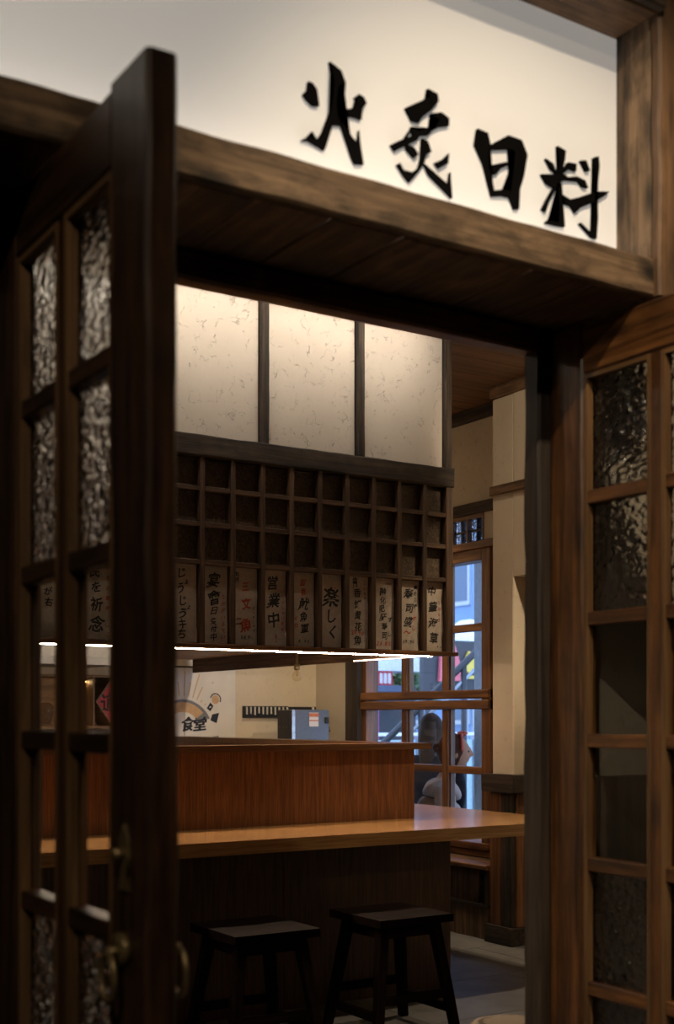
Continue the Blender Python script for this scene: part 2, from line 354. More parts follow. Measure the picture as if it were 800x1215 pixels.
# outlines of the four sign characters on the sign plane (x, z)
GLYPHS = {
    'fire': [
        [(1.208,2.404),(1.218,2.403),(1.227,2.394),(1.232,2.365),(1.218,2.362),(1.204,2.37),(1.197,2.378),(1.207,2.39)],
        [(1.255,2.454),(1.267,2.45),(1.281,2.444),(1.291,2.423),(1.279,2.418),(1.273,2.408),(1.27,2.382),(1.272,2.358),(1.288,2.34),(1.308,2.323),(1.318,2.316),(1.321,2.342),(1.325,2.312),(1.332,2.279),(1.312,2.276),(1.305,2.287),(1.296,2.308),(1.281,2.341),(1.262,2.338),(1.253,2.31),(1.244,2.285),(1.227,2.289),(1.209,2.294),(1.193,2.291),(1.204,2.299),(1.216,2.313),(1.211,2.3),(1.227,2.3),(1.239,2.318),(1.251,2.345),(1.26,2.371),(1.265,2.42)],
        [(1.291,2.374),(1.305,2.379),(1.317,2.394),(1.312,2.403),(1.321,2.411),(1.332,2.408),(1.339,2.398),(1.329,2.385),(1.327,2.364),(1.312,2.365),(1.299,2.363)],
    ],
    'broil': [
        [(1.431,2.414),(1.49,2.451),(1.485,2.466),(1.509,2.462),(1.512,2.448),(1.493,2.424),(1.472,2.406),(1.464,2.394),(1.446,2.393),(1.439,2.406)],
        [(1.493,2.419),(1.519,2.428),(1.538,2.421),(1.538,2.406),(1.517,2.399),(1.493,2.384),(1.488,2.375),(1.467,2.369),(1.459,2.357),(1.441,2.346),(1.421,2.333),(1.406,2.323),(1.396,2.333),(1.413,2.344),(1.449,2.365),(1.444,2.38),(1.462,2.375),(1.482,2.388),(1.511,2.406),(1.514,2.414),(1.496,2.414)],
        [(1.421,2.344),(1.444,2.377),(1.447,2.376),(1.426,2.343)],
        [(1.431,2.344),(1.452,2.341),(1.463,2.329),(1.453,2.321),(1.434,2.333)],
        [(1.471,2.364),(1.485,2.362),(1.494,2.343),(1.481,2.333),(1.476,2.315),(1.462,2.295),(1.441,2.27),(1.429,2.279),(1.411,2.298),(1.417,2.303),(1.426,2.291),(1.446,2.291),(1.462,2.304),(1.468,2.322),(1.47,2.347)],
        [(1.477,2.315),(1.503,2.303),(1.536,2.287),(1.541,2.314),(1.546,2.263),(1.524,2.276),(1.488,2.297)],
        [(1.503,2.324),(1.522,2.335),(1.538,2.351),(1.536,2.33),(1.514,2.315)],
    ],
    'sun': [
        [(1.611,2.419),(1.638,2.417),(1.645,2.395),(1.639,2.372),(1.642,2.347),(1.651,2.318),(1.655,2.302),(1.649,2.29),(1.641,2.312),(1.627,2.352),(1.605,2.385)],
        [(1.644,2.394),(1.692,2.426),(1.729,2.425),(1.745,2.398),(1.735,2.351),(1.723,2.318),(1.722,2.28),(1.709,2.277),(1.697,2.299),(1.678,2.298),(1.649,2.29),(1.655,2.303),(1.68,2.311),(1.7,2.312),(1.703,2.344),(1.711,2.395),(1.701,2.4),(1.643,2.384)],
        [(1.639,2.35),(1.686,2.369),(1.697,2.366),(1.672,2.352),(1.661,2.338),(1.645,2.337)],
    ],
    'material': [
        [(1.829,2.438),(1.853,2.433),(1.85,2.412),(1.842,2.383),(1.832,2.378),(1.835,2.411)],
        [(1.796,2.403),(1.817,2.397),(1.827,2.379),(1.811,2.385)],
        [(1.859,2.41),(1.884,2.413),(1.883,2.397),(1.865,2.398),(1.85,2.386),(1.846,2.388)],
        [(1.784,2.367),(1.811,2.373),(1.841,2.384),(1.859,2.378),(1.884,2.386),(1.909,2.383),(1.918,2.369),(1.902,2.368),(1.89,2.377),(1.853,2.371),(1.84,2.363),(1.832,2.348),(1.817,2.348),(1.799,2.351)],
        [(1.82,2.349),(1.827,2.348),(1.805,2.314),(1.796,2.29),(1.786,2.294),(1.799,2.317)],
        [(1.829,2.36),(1.841,2.36),(1.844,2.332),(1.842,2.3),(1.85,2.27),(1.829,2.268),(1.796,2.267),(1.8,2.273),(1.832,2.275),(1.835,2.307),(1.829,2.342)],
        [(1.896,2.423),(1.912,2.427),(1.924,2.407),(1.912,2.404)],
        [(1.841,2.338),(1.865,2.332),(1.89,2.342),(1.94,2.366),(1.981,2.375),(1.971,2.365),(1.94,2.344),(1.896,2.321),(1.881,2.306),(1.869,2.319),(1.853,2.32)],
        [(1.935,2.439),(1.949,2.445),(1.952,2.425),(1.946,2.378),(1.947,2.309),(1.943,2.264),(1.93,2.264),(1.893,2.287),(1.896,2.289),(1.93,2.272),(1.939,2.316),(1.94,2.353),(1.94,2.399)],
    ],
}

# ================================================================== THE SETTING
XW, XP, YB, ZC = 4.62, 4.39, 7.47, 3.02      # window wall, pillar face, back wall, ceiling
YF = 2.173                                     # facade
STONE = plain('grey_stone_tile', (0.20, 0.195, 0.19), 0.42, noise_amt=0.28, scale=5, bump=0.1)
GROUT = plain('grout', (0.10, 0.095, 0.09), 0.9)
floor = box('floor', (-0.3, XW), (YF, YB), (-0.06, -0.005), GROUT); tag(floor, 'grey stone tiled floor of the restaurant room', 'floor', kind='structure')
y = YF
tile_i = 0
while y < YB-0.01:
    y1 = min(y+0.6, YB); x = -0.3-(0.3 if tile_i % 2 else 0); tile_i += 1
    while x < XW-0.01:
        x0, x1 = max(x, -0.3), min(x+0.9, XW)
        if x1-x0 > 0.02: box('tile', (x0+0.002, x1-0.002), (y+0.002, y1-0.002), (-0.005, 0.0), STONE, floor)
        x += 0.9
    y = y1
ceiling = box('ceiling', (-0.3, XW+0.2), (YF, YB+0.1), (ZC+0.018, ZC+0.12), W_dark('x')); tag(ceiling, 'brown boarded timber ceiling inside the restaurant', 'ceiling', kind='structure')
y = YF+0.06
while y < YB:
    box('plank', (-0.3, XW+0.2), (y+0.002, min(y+0.118, YB)), (ZC, ZC+0.018), W_ceil('x'), ceiling, 0.002); y += 0.12

wall_back = box('wall_back', (-0.3, XW+0.2), (YB, YB+0.1), (0, ZC), WALLP); tag(wall_back, 'cream plaster wall behind the kitchen', 'wall', kind='structure')
wall_left = box('wall_left', (-0.4, -0.3), (YF, YB), (0, ZC), WALLP); tag(wall_left, 'plaster wall at the left end of the restaurant', 'wall', kind='structure')
# window wall, built around its openings
wall_right = thing('wall_right', (XW, 5.5, 0), 'cream plaster side wall with the street window', 'wall', kind='structure')
WX = (XW, XW+0.14)
box('wall_panel', WX, (6.99, YB), (0, ZC), WALLP, wall_right)
box('wall_panel', WX, (5.27, 6.99), (2.41, ZC), WALLP, wall_right)
box('wall_panel', WX, (6.22, 6.99), (2.24, 2.41), WALLP, wall_right)
box('wall_panel', WX, (5.27, 5.62), (2.24, 2.41), WALLP, wall_right)
box('wall_panel', WX, (5.27, 6.99), (0, 0.46), WALLP, wall_right)
box('wall_panel', WX, (5.27, 5.53), (0.46, 2.24), WALLP, wall_right)
box('wall_panel', WX, (YF, 5.27), (0, ZC), WALLP, wall_right)
# pillar and the overhanging wall nearer the door
box('pillar', (XP, XW), (5.095, 5.27), (0.90, 2.955), WALLP, wall_right, 0.006)
box('overhang', (XP, XW), (YF+0.055, 5.095), (1.978, 2.955), WALLP, wall_right)
def trim(n, x, y, z, mat, label): return tag(box('trim_%d' % n, x, y, z, mat, None, 0.004), label, 'trim', kind='structure')
trim(1, (XP-0.02, XW), (2.31, 5.275), (2.955, ZC), W_rust('y'), 'brown timber beam under the ceiling above the pillar')
trim(2, (XW-0.05, XW+0.02), (5.275, YB), (2.955, ZC), W_beam('y'), 'dark timber beam under the ceiling above the recessed wall')
trim(3, (XW-0.035, XW), (5.27, YB), (2.412, 2.474), W_beam('y'), 'dark timber rail across the wall above the small lattice vent')
trim(4, (XP-0.022, XP), (2.31, 5.272), (2.428, 2.478), W_rust('y'), 'narrow timber rail round the plaster pillar')
# wainscot of the pillar
wains = thing('pillar_wainscot', (XP, 5.18, 0), 'reclaimed timber wainscot with dark cap and plinth round the pillar foot', 'wainscot', kind='structure')
rough_box('cap', (XP-0.045, XW), (5.05, 5.31), (0.82, 0.918), W_dark('y'), wains, 0.002, seed=2)
rough_box('plinth', (XP-0.03, XW), (5.085, 5.30), (0.0, 0.098), W_beam('y'), wains, 0.002, seed=3)
box('plank', (XP-0.006, XP+0.02), (5.19, 5.285), (0.098, 0.82), W_win('z'), wains, 0.003)
box('plank', (XP-0.010, XP+0.02), (5.10, 5.189), (0.098, 0.82), W_beam('z'), wains, 0.003)
box('plank', (XP+0.021, XP+0.11), (5.088, 5.12), (0.098, 0.82), W_win('z'), wains, 0.003)
box('plank', (XP+0.112, XW), (5.088, 5.12), (0.098, 0.82), W_rust('z'), wains, 0.003)
box('core', (XP+0.021, XW), (5.121, 5.285), (0.098, 0.82), W_dark('z'), wains)

# street window
CLEAR = clear_glass()
win = thing('window_1', (XW+0.03, 6.2, 0.46), 'street window with orange brown timber sashes and a double mid rail', 'window', kind='structure')
fx = (XW-0.03, XW+0.07); mx = (XW+0.0, XW+0.05)
box('post', (XW-0.07, XW+0.08), (6.84, 6.99), (0.46, 2.24), W_dark('z'), win, 0.004)
box('frame_stile', fx, (5.53, 5.609), (0.50, 2.20), W_win('z'), win, 0.003)
box('frame_stile', fx, (6.797, 6.84), (0.50, 2.20), W_win('z'), win, 0.003)
box('frame_head', fx, (5.609, 6.797), (2.135, 2.20), W_win('y'), win, 0.003)
box('frame_head', (XW-0.05, XW+0.07), (5.27, 6.99), (2.20, 2.245), W_win('y'), win, 0.003)
box('frame_sill', (XW-0.05, XW+0.08), (5.53, 6.84), (0.46, 0.50), W_win('y'), win, 0.003)
rough_box('mid_rail', (XW-0.045, XW+0.07), (5.53, 6.84), (1.335, 1.385), W_win('y'), win, 0.0015, seed=5)
rough_box('mid_rail', (XW-0.045, XW+0.07), (5.53, 6.84), (1.272, 1.326), W_win('y'), win, 0.0015, seed=6)
cols = [(5.609, 5.949), (6.032, 6.372), (6.454, 6.797)]
for a, b in ((5.949, 6.032), (6.372, 6.454)):
    for z0, z1 in ((0.50, 1.272), (1.385, 2.135)):
        box('muntin', mx, (a+0.012, b-0.012), (z0, z1), W_win('z'), win, 0.003)
        box('glazing_bead', (XW+0.015, XW+0.045), (a, a+0.012), (z0, z1), W_bead('z'), win)
for a, b in cols:
    for z in (0.912, 1.752):
        box('muntin', mx, (a-0.012, b+0.012), (z-0.022, z+0.022), W_win('y'), win, 0.003)
    for z0, z1 in ((0.50, 0.89), (0.934, 1.272), (1.385, 1.73), (1.774, 2.135)):
        box('pane', (XW+0.024, XW+0.028), (a-0.008, b+0.008), (z0, z1), clear_glass('window_glass', (0.97, 0.98, 0.975), 0.6), win)
HAM = hammered_glass()
vent = thing('window_2', (XW+0.03, 5.9, 2.25), 'small lattice vent window of dark glass above the street window', 'window', kind='structure')
box('frame_rail', (XW-0.006, XW+0.06), (5.62, 6.22), (2.24, 2.254), W_bead('y'), vent)
box('frame_rail', (XW-0.006, XW+0.06), (5.62, 6.22), (2.388, 2.41), W_bead('y'), vent)
for yy in (5.62, 5.765, 5.91, 6.055, 6.205):
    box('muntin', (XW-0.004, XW+0.05), (yy, yy+0.015), (2.254, 2.388), W_win('z'), vent)
for yy in (5.635, 5.78, 5.925, 6.07):
    box('muntin', (XW+0.012, XW+0.05), (yy, yy+0.13), (2.315, 2.327), W_dark('y'), vent)
    box('muntin', (XW+0.012, XW+0.05), (yy+0.060, yy+0.070), (2.254, 2.388), W_dark('z'), vent)
    for z0, z1 in ((2.254, 2.315), (2.327, 2.388)):
        box('pane', (XW+0.03, XW+0.036), (yy, yy+0.13), (z0, z1), HAM, vent)

# facade
FW = plaster('facade_plaster', (0.42, 0.36, 0.28), 0.4)
wf = box('wall_front', (-3.2, 0.55), (YF, YF+0.055), (0, 3.6), W_dark('z')); tag(wf, 'dark timber clad facade left of the entrance', 'wall', kind='structure')
wf2 = box('wall_front.001', (2.12, XW+0.14), (YF+0.01, YF+0.055), (1.08, 3.6), FW); tag(wf2, 'plaster facade seen through the right door', 'wall', kind='structure')
wf3 = box('wall_front.002', (2.12, XW+0.14), (YF-0.01, YF+0.055), (0, 1.08), W_dark('z')); tag(wf3, 'dark timber wainscot of the facade behind the right door', 'wall', kind='structure')
wf4 = box('wall_front.003', (0.55, 2.12), (YF+0.02, YF+0.055), (2.20, 3.6), W_dark('x')); tag(wf4, 'wall above the entrance behind the sign', 'wall', kind='structure')
df = thing('door_frame', (1.35, YF, 0), 'dark timber door frame of the entrance', 'door frame', kind='structure')
rough_box('jamb', (0.55, 0.752), (YF, YF+0.055), (0, 2.20), W_dark('z'), df, 0.0015, seed=8)
rough_box('jamb', (1.95, 2.12), (YF, YF+0.055), (0, 2.20), W_dark('z'), df, 0.002, seed=9)
rough_box('header', (0.752, 1.95), (YF, YF+0.048), (2.066, 2.122), W_door('x'), df, 0.001, seed=10)
box('header_lining', (0.752, 1.95), (YF, YF+0.050), (2.122, 2.20), W_dark('x'), df)
box('threshold', (0.752, 1.95), (YF-0.02, YF+0.055), (-0.004, 0.012), W_dark('x'), df)

# the covered walk the photographer stands in
ag = box('arcade_floor', (-3.2, XW+0.14), (-3.6, YF), (-0.06, 0.0), plain('walk_paving', (0.11, 0.10, 0.09), 0.55, scale=4)); tag(ag, 'dark paving of the covered walk before the entrance', 'floor', kind='structure')
ac = box('arcade_ceiling', (-3.2, XW+0.14), (-3.6, YF+0.055), (3.6, 3.7), plain('walk_ceiling', (0.20, 0.17, 0.14), 0.8)); tag(ac, 'ceiling of the covered walk before the entrance', 'ceiling', kind='structure')
aw = box('arcade_wall', (-3.2, XW+0.14), (-3.7, -3.6), (0, 3.7), plain('walk_wall', (0.16, 0.12, 0.09), 0.8)); tag(aw, 'far wall of the covered walk facing the entrance', 'wall', kind='structure')
aw2 = box('arcade_wall.001', (-3.3, -3.2), (-3.6, YF), (0, 3.7), _mats['walk_wall']); tag(aw2, 'left end wall of the covered walk', 'wall', kind='structure')
aw3 = box('arcade_wall.002', (XW+0.14, XW+0.24), (-3.6, YF+0.055), (0, 3.7), _mats['walk_wall']); tag(aw3, 'right end wall of the covered walk', 'wall', kind='structure')
rf = box('roof_slab', (-0.5, XW+0.3), (YF+0.055, YB+0.2), (ZC+0.125, ZC+0.3), plain('roof_felt', (0.1, 0.1, 0.1), 0.9)); tag(rf, 'flat roof slab over the restaurant room', 'roof', kind='structure')

# ================================================================== ENTRANCE DOORS
BRASS = plain('dull_brass', (0.26, 0.19, 0.09), 0.4, 0.6, 0.3, 60)
MUNT = [1.716, 1.443, 1.169, 0.892, 0.613, 0.340]
def make_door(name, x0, fy, hy, free_w, label, seed, W_door, MUNT):
    x1 = x0+0.046
    d = thing(name, ((x0+x1)/2, hy, 0.02), label, 'door', kind='structure')
    top = 2.108
    a0 = fy+free_w; b1 = hy-0.11; pw = (b1-a0-0.03)/2
    fs = rough_box('stile', (x0, x1), (fy, a0), (0.02, top), W_door('z'), d, 0.0018, 0.05, seed)
    rough_box('stile', (x0, x1), (b1, hy), (0.02, top), W_door('z'), d, 0.0012, 0.05, seed+1)
    rough_box('rail', (x0+0.001, x1-0.001), (a0, b1), (1.992, top-0.004), W_door('y'), d, 0.001, 0.05, seed+2)
    box('rail', (x0+0.001, x1-0.001), (a0, b1), (0.02, 0.20), W_door('y'), d, 0.003)
    c0, c1 = a0+pw, a0+pw+0.03
    box('muntin', (x0+0.004, x1-0.004), (c0, c1), (0.20, 1.992), W_door('z'), d, 0.002)
    zs = [1.992]+MUNT+[0.20]
    for p0, p1 in ((a0, c0), (c1, b1)):
        for z in MUNT: box('muntin', (x0+0.006, x1-0.006), (p0, p1), (z-0.015, z+0.015), W_door('y'), d, 0.002)
        for k in range(len(zs)-1):
            zt = zs[k]-(0.015 if k else 0); zb = zs[k+1]+(0.015 if k < len(MUNT) else 0)
            box('pane', (x0+0.024, x0+0.028), (p0+0.001, p1-0.001), (zb, zt), CLEAR if k in (2, 3) else HAM, d)
        for q0 in (p0, p1-0.010):
            box('glazing_bead', (x0+0.003, x0+0.022), (q0, q0+0.010), (0.20, 1.992), W_bead('z'), d)
        box('glazing_bead', (x0+0.003, x0+0.022), (p0+0.010, p1-0.010), (1.982, 1.992), W_bead('y'), d)
    return d, fs
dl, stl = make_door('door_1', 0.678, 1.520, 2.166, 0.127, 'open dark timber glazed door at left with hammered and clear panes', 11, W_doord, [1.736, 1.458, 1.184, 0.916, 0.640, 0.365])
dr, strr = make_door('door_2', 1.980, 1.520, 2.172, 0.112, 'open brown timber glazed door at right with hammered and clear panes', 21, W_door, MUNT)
def hardware(d, st, xo, sgn, yy):
    # key plate, drop ring and pull, on the face at xo, outward along sgn
    pts = [(yy-0.014, 0.985), (yy+0.014, 0.985), (yy+0.011, 1.01), (yy+0.018, 1.03), (yy+0.015, 1.055), (yy, 1.075), (yy-0.015, 1.055), (yy-0.018, 1.03), (yy-0.011, 1.01)]
    e = poly_prism('escutcheon', pts, xo, xo+sgn*0.004, BRASS, d, 'x')
    tube('key_knob', [(xo, yy, 1.035), (xo+sgn*0.02, yy, 1.035)], 0.008, BRASS, d)
    lathe('handle_rose', [(0, -0.006), (0.022, -0.006), (0.022, 0.006), (0, 0.006)], BRASS, d, (xo+sgn*0.006, yy, 0.905)).rotation_euler = (0, math.pi/2, 0)
    ring = [(xo+sgn*0.026, yy+0.024*math.sin(t), 0.868-0.032*math.cos(t)) for t in [2*math.pi*k/18 for k in range(18)]]
    tube('ring_handle', ring, 0.0045, BRASS, d, closed=True)
    tube('ring_stem', [(xo, yy, 0.905), (xo+sgn*0.028, yy, 0.902)], 0.006, BRASS, d)
hardware(dl, stl, 0.678, -1, 1.592)
hardware(dl, stl, 0.724, 1, 1.575)
hardware(dr, strr, 1.980, -1, 1.585)

# ================================================================== SHOP SIGN OVER THE ENTRANCE
sign = thing('shop_sign', (1.0, 2.17, 2.122), 'white lit sign with four black brush characters in a weathered timber box over the entrance', 'sign')
rough_box('fascia_board', (-0.6, 2.012), (1.880, 1.905), (2.122, 2.204), W_old('x'), sign, 0.0013, 0.03, 30)
k = 0; x = 2.0115
while x > -0.6:
    x0 = max(x-0.16, -0.6); box('soffit_plank', (x0+0.002, x-0.002), (1.905, 2.172), (2.122+(k % 3)*0.0012, 2.140), W_rust('y'), sign, 0.002); x -= 0.16; k += 1
rough_box('side_board', (2.012, 2.075), (1.890, 2.172), (2.122, 2.80), W_old('z'), sign, 0.0015, 0.05, 31)
rough_box('front_post', (2.0125, 2.16), (1.862, 1.889), (2.122, 2.86), W_rust('z'), sign, 0.0015, 0.05, 32)
box('top_board', (-0.6, 2.012), (1.870, 2.172), (2.722, 2.75), W_rust('x'), sign, 0.003)
rough_box('top_fascia', (-0.6, 2.012), (1.845, 1.869), (2.722, 2.84), W_beam('x'), sign, 0.0015, 0.05, 33)
m, nt, b = new_mat('sign_acrylic'); b.inputs['Base Color'].default_value = (0.78, 0.77, 0.75, 1); b.inputs['Roughness'].default_value = 0.12
b.inputs['Emission Color'].default_value = (1.0, 0.95, 0.88, 1); b.inputs['Emission Strength'].default_value = L_SIGN
box('panel', (-0.6, 2.011), (1.988, 2.000), (2.141, 2.721), m, sign)
box('led_strip', (-0.55, 2.0), (1.918, 1.926), (2.1402, 2.146), emitter('sign_led', (1.0, 0.95, 0.88), 17.0), sign)
INKB = matte(plain('sign_black', (0.004, 0.0035, 0.0035), 0.9))
for gname, polys in GLYPHS.items():
    bm = bmesh.new()
    cx = sum(p[0] for p in polys[0])/len(polys[0]); cz = sum(p[1] for p in polys[0])/len(polys[0])
    for p in polys: prisms(bm, [(a-cx, c-cz) for a, c in p], -0.004, 0.004)
    link('letter', from_bm('letter', bm), INKB, sign, (cx, 1.9835, cz))

# ================================================================== MENU BULKHEAD OVER THE BAR
YM = 4.70
OVENG0 = plain('duct_grey', (0.12, 0.12, 0.12), 0.5, 0.3)
STEEL = plain('brushed_steel', (0.36, 0.40, 0.44), 0.38, 0.55, 0.10, 60)
DARKS = plain('dark_steel', (0.05, 0.05, 0.055), 0.4, 0.3)
bulk = thing('menu_bulkhead', (1.85, 6.0, 1.52), 'hanging bulkhead over the bar with plaster panels above a dark lattice board', 'bulkhead')
box('body', (0.0, 3.64), (4.745, 7.435), (1.615, ZC), WALLP, bulk)
box('underside', (0.0, 3.64), (4.75, 7.435), (1.605, 1.615), wood('pale_ply', 'x', (0.40, 0.25, 0.16), (0.52, 0.34, 0.22), 0.5, fine=20, bump=0.05, stain=0.2), bulk)
PX = [3.642-0.4985*k for k in range(8)]
for k in range(8):
    rough_box('post', (PX[k]-0.021, PX[k]+0.021), (4.690, 4.744), (2.402, ZC), W_beam('z'), bulk, 0.001, 0.05, 40+k)
for k in range(7):
    box('plaster_panel', (PX[k+1]+0.023, PX[k]-0.023), (4.712, 4.744), (2.402, ZC), PLASTER, bulk, 0.003)
rough_box('beam', (0.0, 3.663), (4.675, 4.744), (2.312, 2.402), W_beam('x'), bulk, 0.0018, 0.05, 50)
PITCH = 0.1446
ZR = [1.532, 1.872, 2.030, 2.180, 2.306]
m, nt, b = new_mat('lattice_paper')
vec, raw = coords(nt, (1, 1, 1)); n1 = N(nt, 'ShaderNodeTexNoise'); n1.inputs['Scale'].default_value = 55; n1.inputs['Detail'].default_value = 5; n1.inputs['Distortion'].default_value = 1.5; nt.links.new(raw, n1.inputs['Vector'])
r1 = ramp(nt, [(0.38, (0.05, 0.033, 0.020)), (0.64, (0.15, 0.10, 0.06))]); nt.links.new(n1.outputs['Fac'], r1.inputs[0]); nt.links.new(r1.outputs[0], b.inputs['Base Color']); b.inputs['Roughness'].default_value = 0.6
bp = N(nt, 'ShaderNodeBump'); bp.inputs['Strength'].default_value = 0.4; bp.inputs['Distance'].default_value = 0.003; nt.links.new(n1.outputs['Fac'], bp.inputs['Height']); nt.links.new(bp.outputs[0], b.inputs['Normal'])
LATP = m
ncol = 25
def bar_x(k):          # the bays are even but for a narrow bay and a broad post left of the stile
    x_ = 3.642-PITCH*k
    return x_+0.055 if k in (11, 12) else 1.797 if k == 13 else x_+0.015 if k > 13 else x_
def bar_w(k): return 0.020 if k == 0 else 0.032 if k == 13 else 0.011
for k in range(ncol+1):
    box('lattice_bar', (bar_x(k)-bar_w(k), bar_x(k)+bar_w(k)), (4.684, 4.722), (1.532, 2.312), W_lat('z'), bulk, 0.002)
for k in range(ncol):
    x1_, x0_ = bar_x(k)-bar_w(k)-0.0005, bar_x(k+1)+bar_w(k+1)+0.0005
    for j in range(4):
        box('lattice_panel', (x0_, x1_), (4.722, 4.744), (ZR[j]+0.001, ZR[j+1]-0.001), LATP, bulk)
    for z in ZR[1:4]:
        box('lattice_bar', (x0_, x1_), (4.688, 4.722), (z-0.010, z+0.010), W_lat('x'), bulk, 0.002)
box('end_stile', (3.6222, 3.661), (4.7222, 4.7445), (1.533, 2.311), W_lat('z'), bulk)
box('bottom_rail', (0.0, 3.685), (4.672, 4.745), (1.514, 1.532), W_door('x'), bulk, 0.002)
LED = emitter('warm_led', (1.0, 0.76, 0.54), L_STRIP)
box('led_strip', (0.05, 3.62), (4.795, 4.803), (1.5133, 1.530), LED, bulk)
box('led_channel', (0.02, 3.63), (4.785, 4.813), (1.5302, 1.540), DARKS, bulk)
box('led_bracket', (0.02, 3.63), (4.746, 4.7848), (1.5302, 1.540), DARKS, bulk)
box('led_strip', (3.6335, 3.6395), (4.95, 5.50), (1.5195, 1.5225), emitter('dim_led', (1.0, 0.76, 0.54), 12.0), bulk)
box('edge_trim', (3.6405, 3.652), (4.752, 7.435), (1.518, 1.66), W_lat('y'), bulk)

# ------------------------------------------------------------------ handwritten menu strips
m, nt, b = new_mat('menu_paper')
vec, raw = coords(nt, (1, 1, 1)); n1 = N(nt, 'ShaderNodeTexNoise'); n1.inputs['Scale'].default_value = 22; n1.inputs['Detail'].default_value = 4; n1.inputs['Distortion'].default_value = 2; nt.links.new(raw, n1.inputs['Vector'])
r1 = ramp(nt, [(0.3, (0.42, 0.355, 0.295)), (0.7, (0.54, 0.465, 0.39))]); nt.links.new(n1.outputs['Fac'], r1.inputs[0]); nt.links.new(r1.outputs[0], b.inputs['Base Color']); b.inputs['Roughness'].default_value = 0.55
PAPER = m
INK = plain('black_ink', (0.012, 0.010, 0.009), 0.6); RED = plain('red_ink', (0.42, 0.045, 0.02), 0.6)
PW, PH = 0.111, 0.325
def col(txt, x, z0, z1, size, tilt=0.0):
    n = len(txt); out = []
    for i, ch in enumerate(txt):
        z = z0+(z1-z0)*(i/(n-1) if n > 1 else 0.5); out.append((ch, x, z, size, tilt))
    return out
# (column, label, black items, red items): x in strip widths from the middle, z as a fraction down the strip, size in strip widths
MENU = [
 (9, 'menu paper strip lettered with eight large hiragana, next to the left door stile', [('じ', -.1, .12, .42), ('ょ', .08, .22, .26), ('う', -.15, .31, .44), ('じ', -.05, .47, .42), ('ょ', .18, .55, .22), ('う', -.08, .64, .44), ('キ', -.1, .77, .42), ('ち', -.1, .9, .42)], []),
 (8, 'menu paper strip with a roofed character over a peaked one and red kana at right', [('宴', -.08, .19, .58), ('會', -.05, .41, .6), ('日', -.05, .58, .34), ('受', -.08, .72, .26), ('付', -.08, .82, .26), ('中', -.07, .92, .32)], col('うかがいよてい', .33, .4, .92, .2)),
 (7, 'menu paper strip with three large red characters down its middle', [('料', -.36, .09, .22), ('所', -.36, .16, .22), ('二', -.3, .7, .32)]+col('サーモンです', .36, .52, .82, .12)+[('5', -.15, .91, .2), ('8', -.03, .91, .2), ('.', .05, .91, .2), ('9', .14, .91, .2), ('-', .26, .91, .2)], [('三', 0, .24, .4), ('文', .03, .47, .48), ('魚', .02, .75, .55)]),
 (6, 'menu paper strip ending in a red exclamation mark', [('営', -.1, .17, .58), ('業', -.05, .41, .6), ('中', -.05, .66, .62)], col('いらっしゃいませ', .36, .27, .78, .16)+[('!', .05, .9, .45)]),
 (5, 'menu paper strip with two red characters over three black ones and red katakana', [('魷', .02, .43, .52), ('魚', .02, .6, .42), ('軍', .05, .76, .44), ('8', -.18, .93, .18), ('.', -.02, .93, .18), ('0', .1, .93, .15), ('0', .24, .93, .15)], [('留', -.04, .14, .3), ('香', 0, .26, .3), ('イ', -.36, .63, .22), ('カ', -.34, .72, .22)]),
 (4, 'menu paper strip with one large kanji over two large hiragana strokes', [('楽', -.02, .32, .82), ('し', .05, .57, .6), ('く', .05, .8, .6)], [('、', .2, .16, .25)]),
 (3, 'menu paper strip with five black characters, small katakana and a red price across', [('塩', -.15, .06, .28), ('風', -.12, .12, .26), ('香', -.03, .23, .38), ('烤', 0, .39, .4), ('黄', 0, .54, .38), ('花', .02, .7, .38), ('魚', 0, .89, .42)]+col('イシモチ', .34, .1, .3, .15), [('2', -.26, .78, .26), ('0', -.12, .77, .24), ('9', .1, .78, .24), ('0', .24, .79, .22)]),
 (2, 'menu paper strip of six black characters with a large red price at its foot', [('融', -.06, .19, .34), ('化', -.05, .31, .32), ('肥', -.1, .43, .34), ('肝', -.06, .55, .34), ('寿', 0, .68, .34), ('司', .02, .81, .34), ('す', .3, .58, .24), ('し', .3, .78, .26)], [('2', -.3, .92, .26), ('6', -.14, .92, .26), ('.', 0, .92, .26), ('8', .12, .92, .26), ('0', .28, .92, .24)]),
 (1, 'menu paper strip of three black characters with four small ones at its upper right', [('寿', -.06, .2, .5), ('司', -.02, .4, .44), ('盛', -.06, .6, .5)]+col('美味三種', .3, .1, .37, .2)+[('6', -.3, .88, .22), ('9', -.18, .88, .22), ('.', -.06, .88, .22), ('9', .06, .88, .22), ('0', .18, .88, .18)], [('す', .24, .55, .22), ('し', .24, .68, .24), ('〜', -.1, .75, .4)]),
 (0, 'rightmost menu paper strip with four well spaced black characters and red hiragana', [('中', -.08, .14, .42), ('華', -.05, .37, .48), ('海', -.02, .6, .48), ('草', 0, .82, .5), ('9', .22, .94, .12), ('.', .3, .94, .12), ('0', .36, .94, .1)], col('うみくさ', .3, .3, .55, .18)),
 (12, 'menu paper strip with red side writing seen through the left door', [('民', -.12, .17, .5), ('を', -.08, .37, .42), ('祈', -.08, .58, .52), ('念', -.05, .82, .62)], col('味方の義理', .36, .12, .62, .17)+[('し', .34, .82, .2), ('こ', .36, .94, .18)]),
 (13, 'menu paper strip seen through the left half of the left door', [('の', -.22, .3, .32), ('が', -.2, .45, .3), ('右', -.18, .58, .32)], [('一', .2, .2, .3)]),
 (14, 'leftmost menu paper strip, half hidden by the hinge side of the left door', [], []),
]
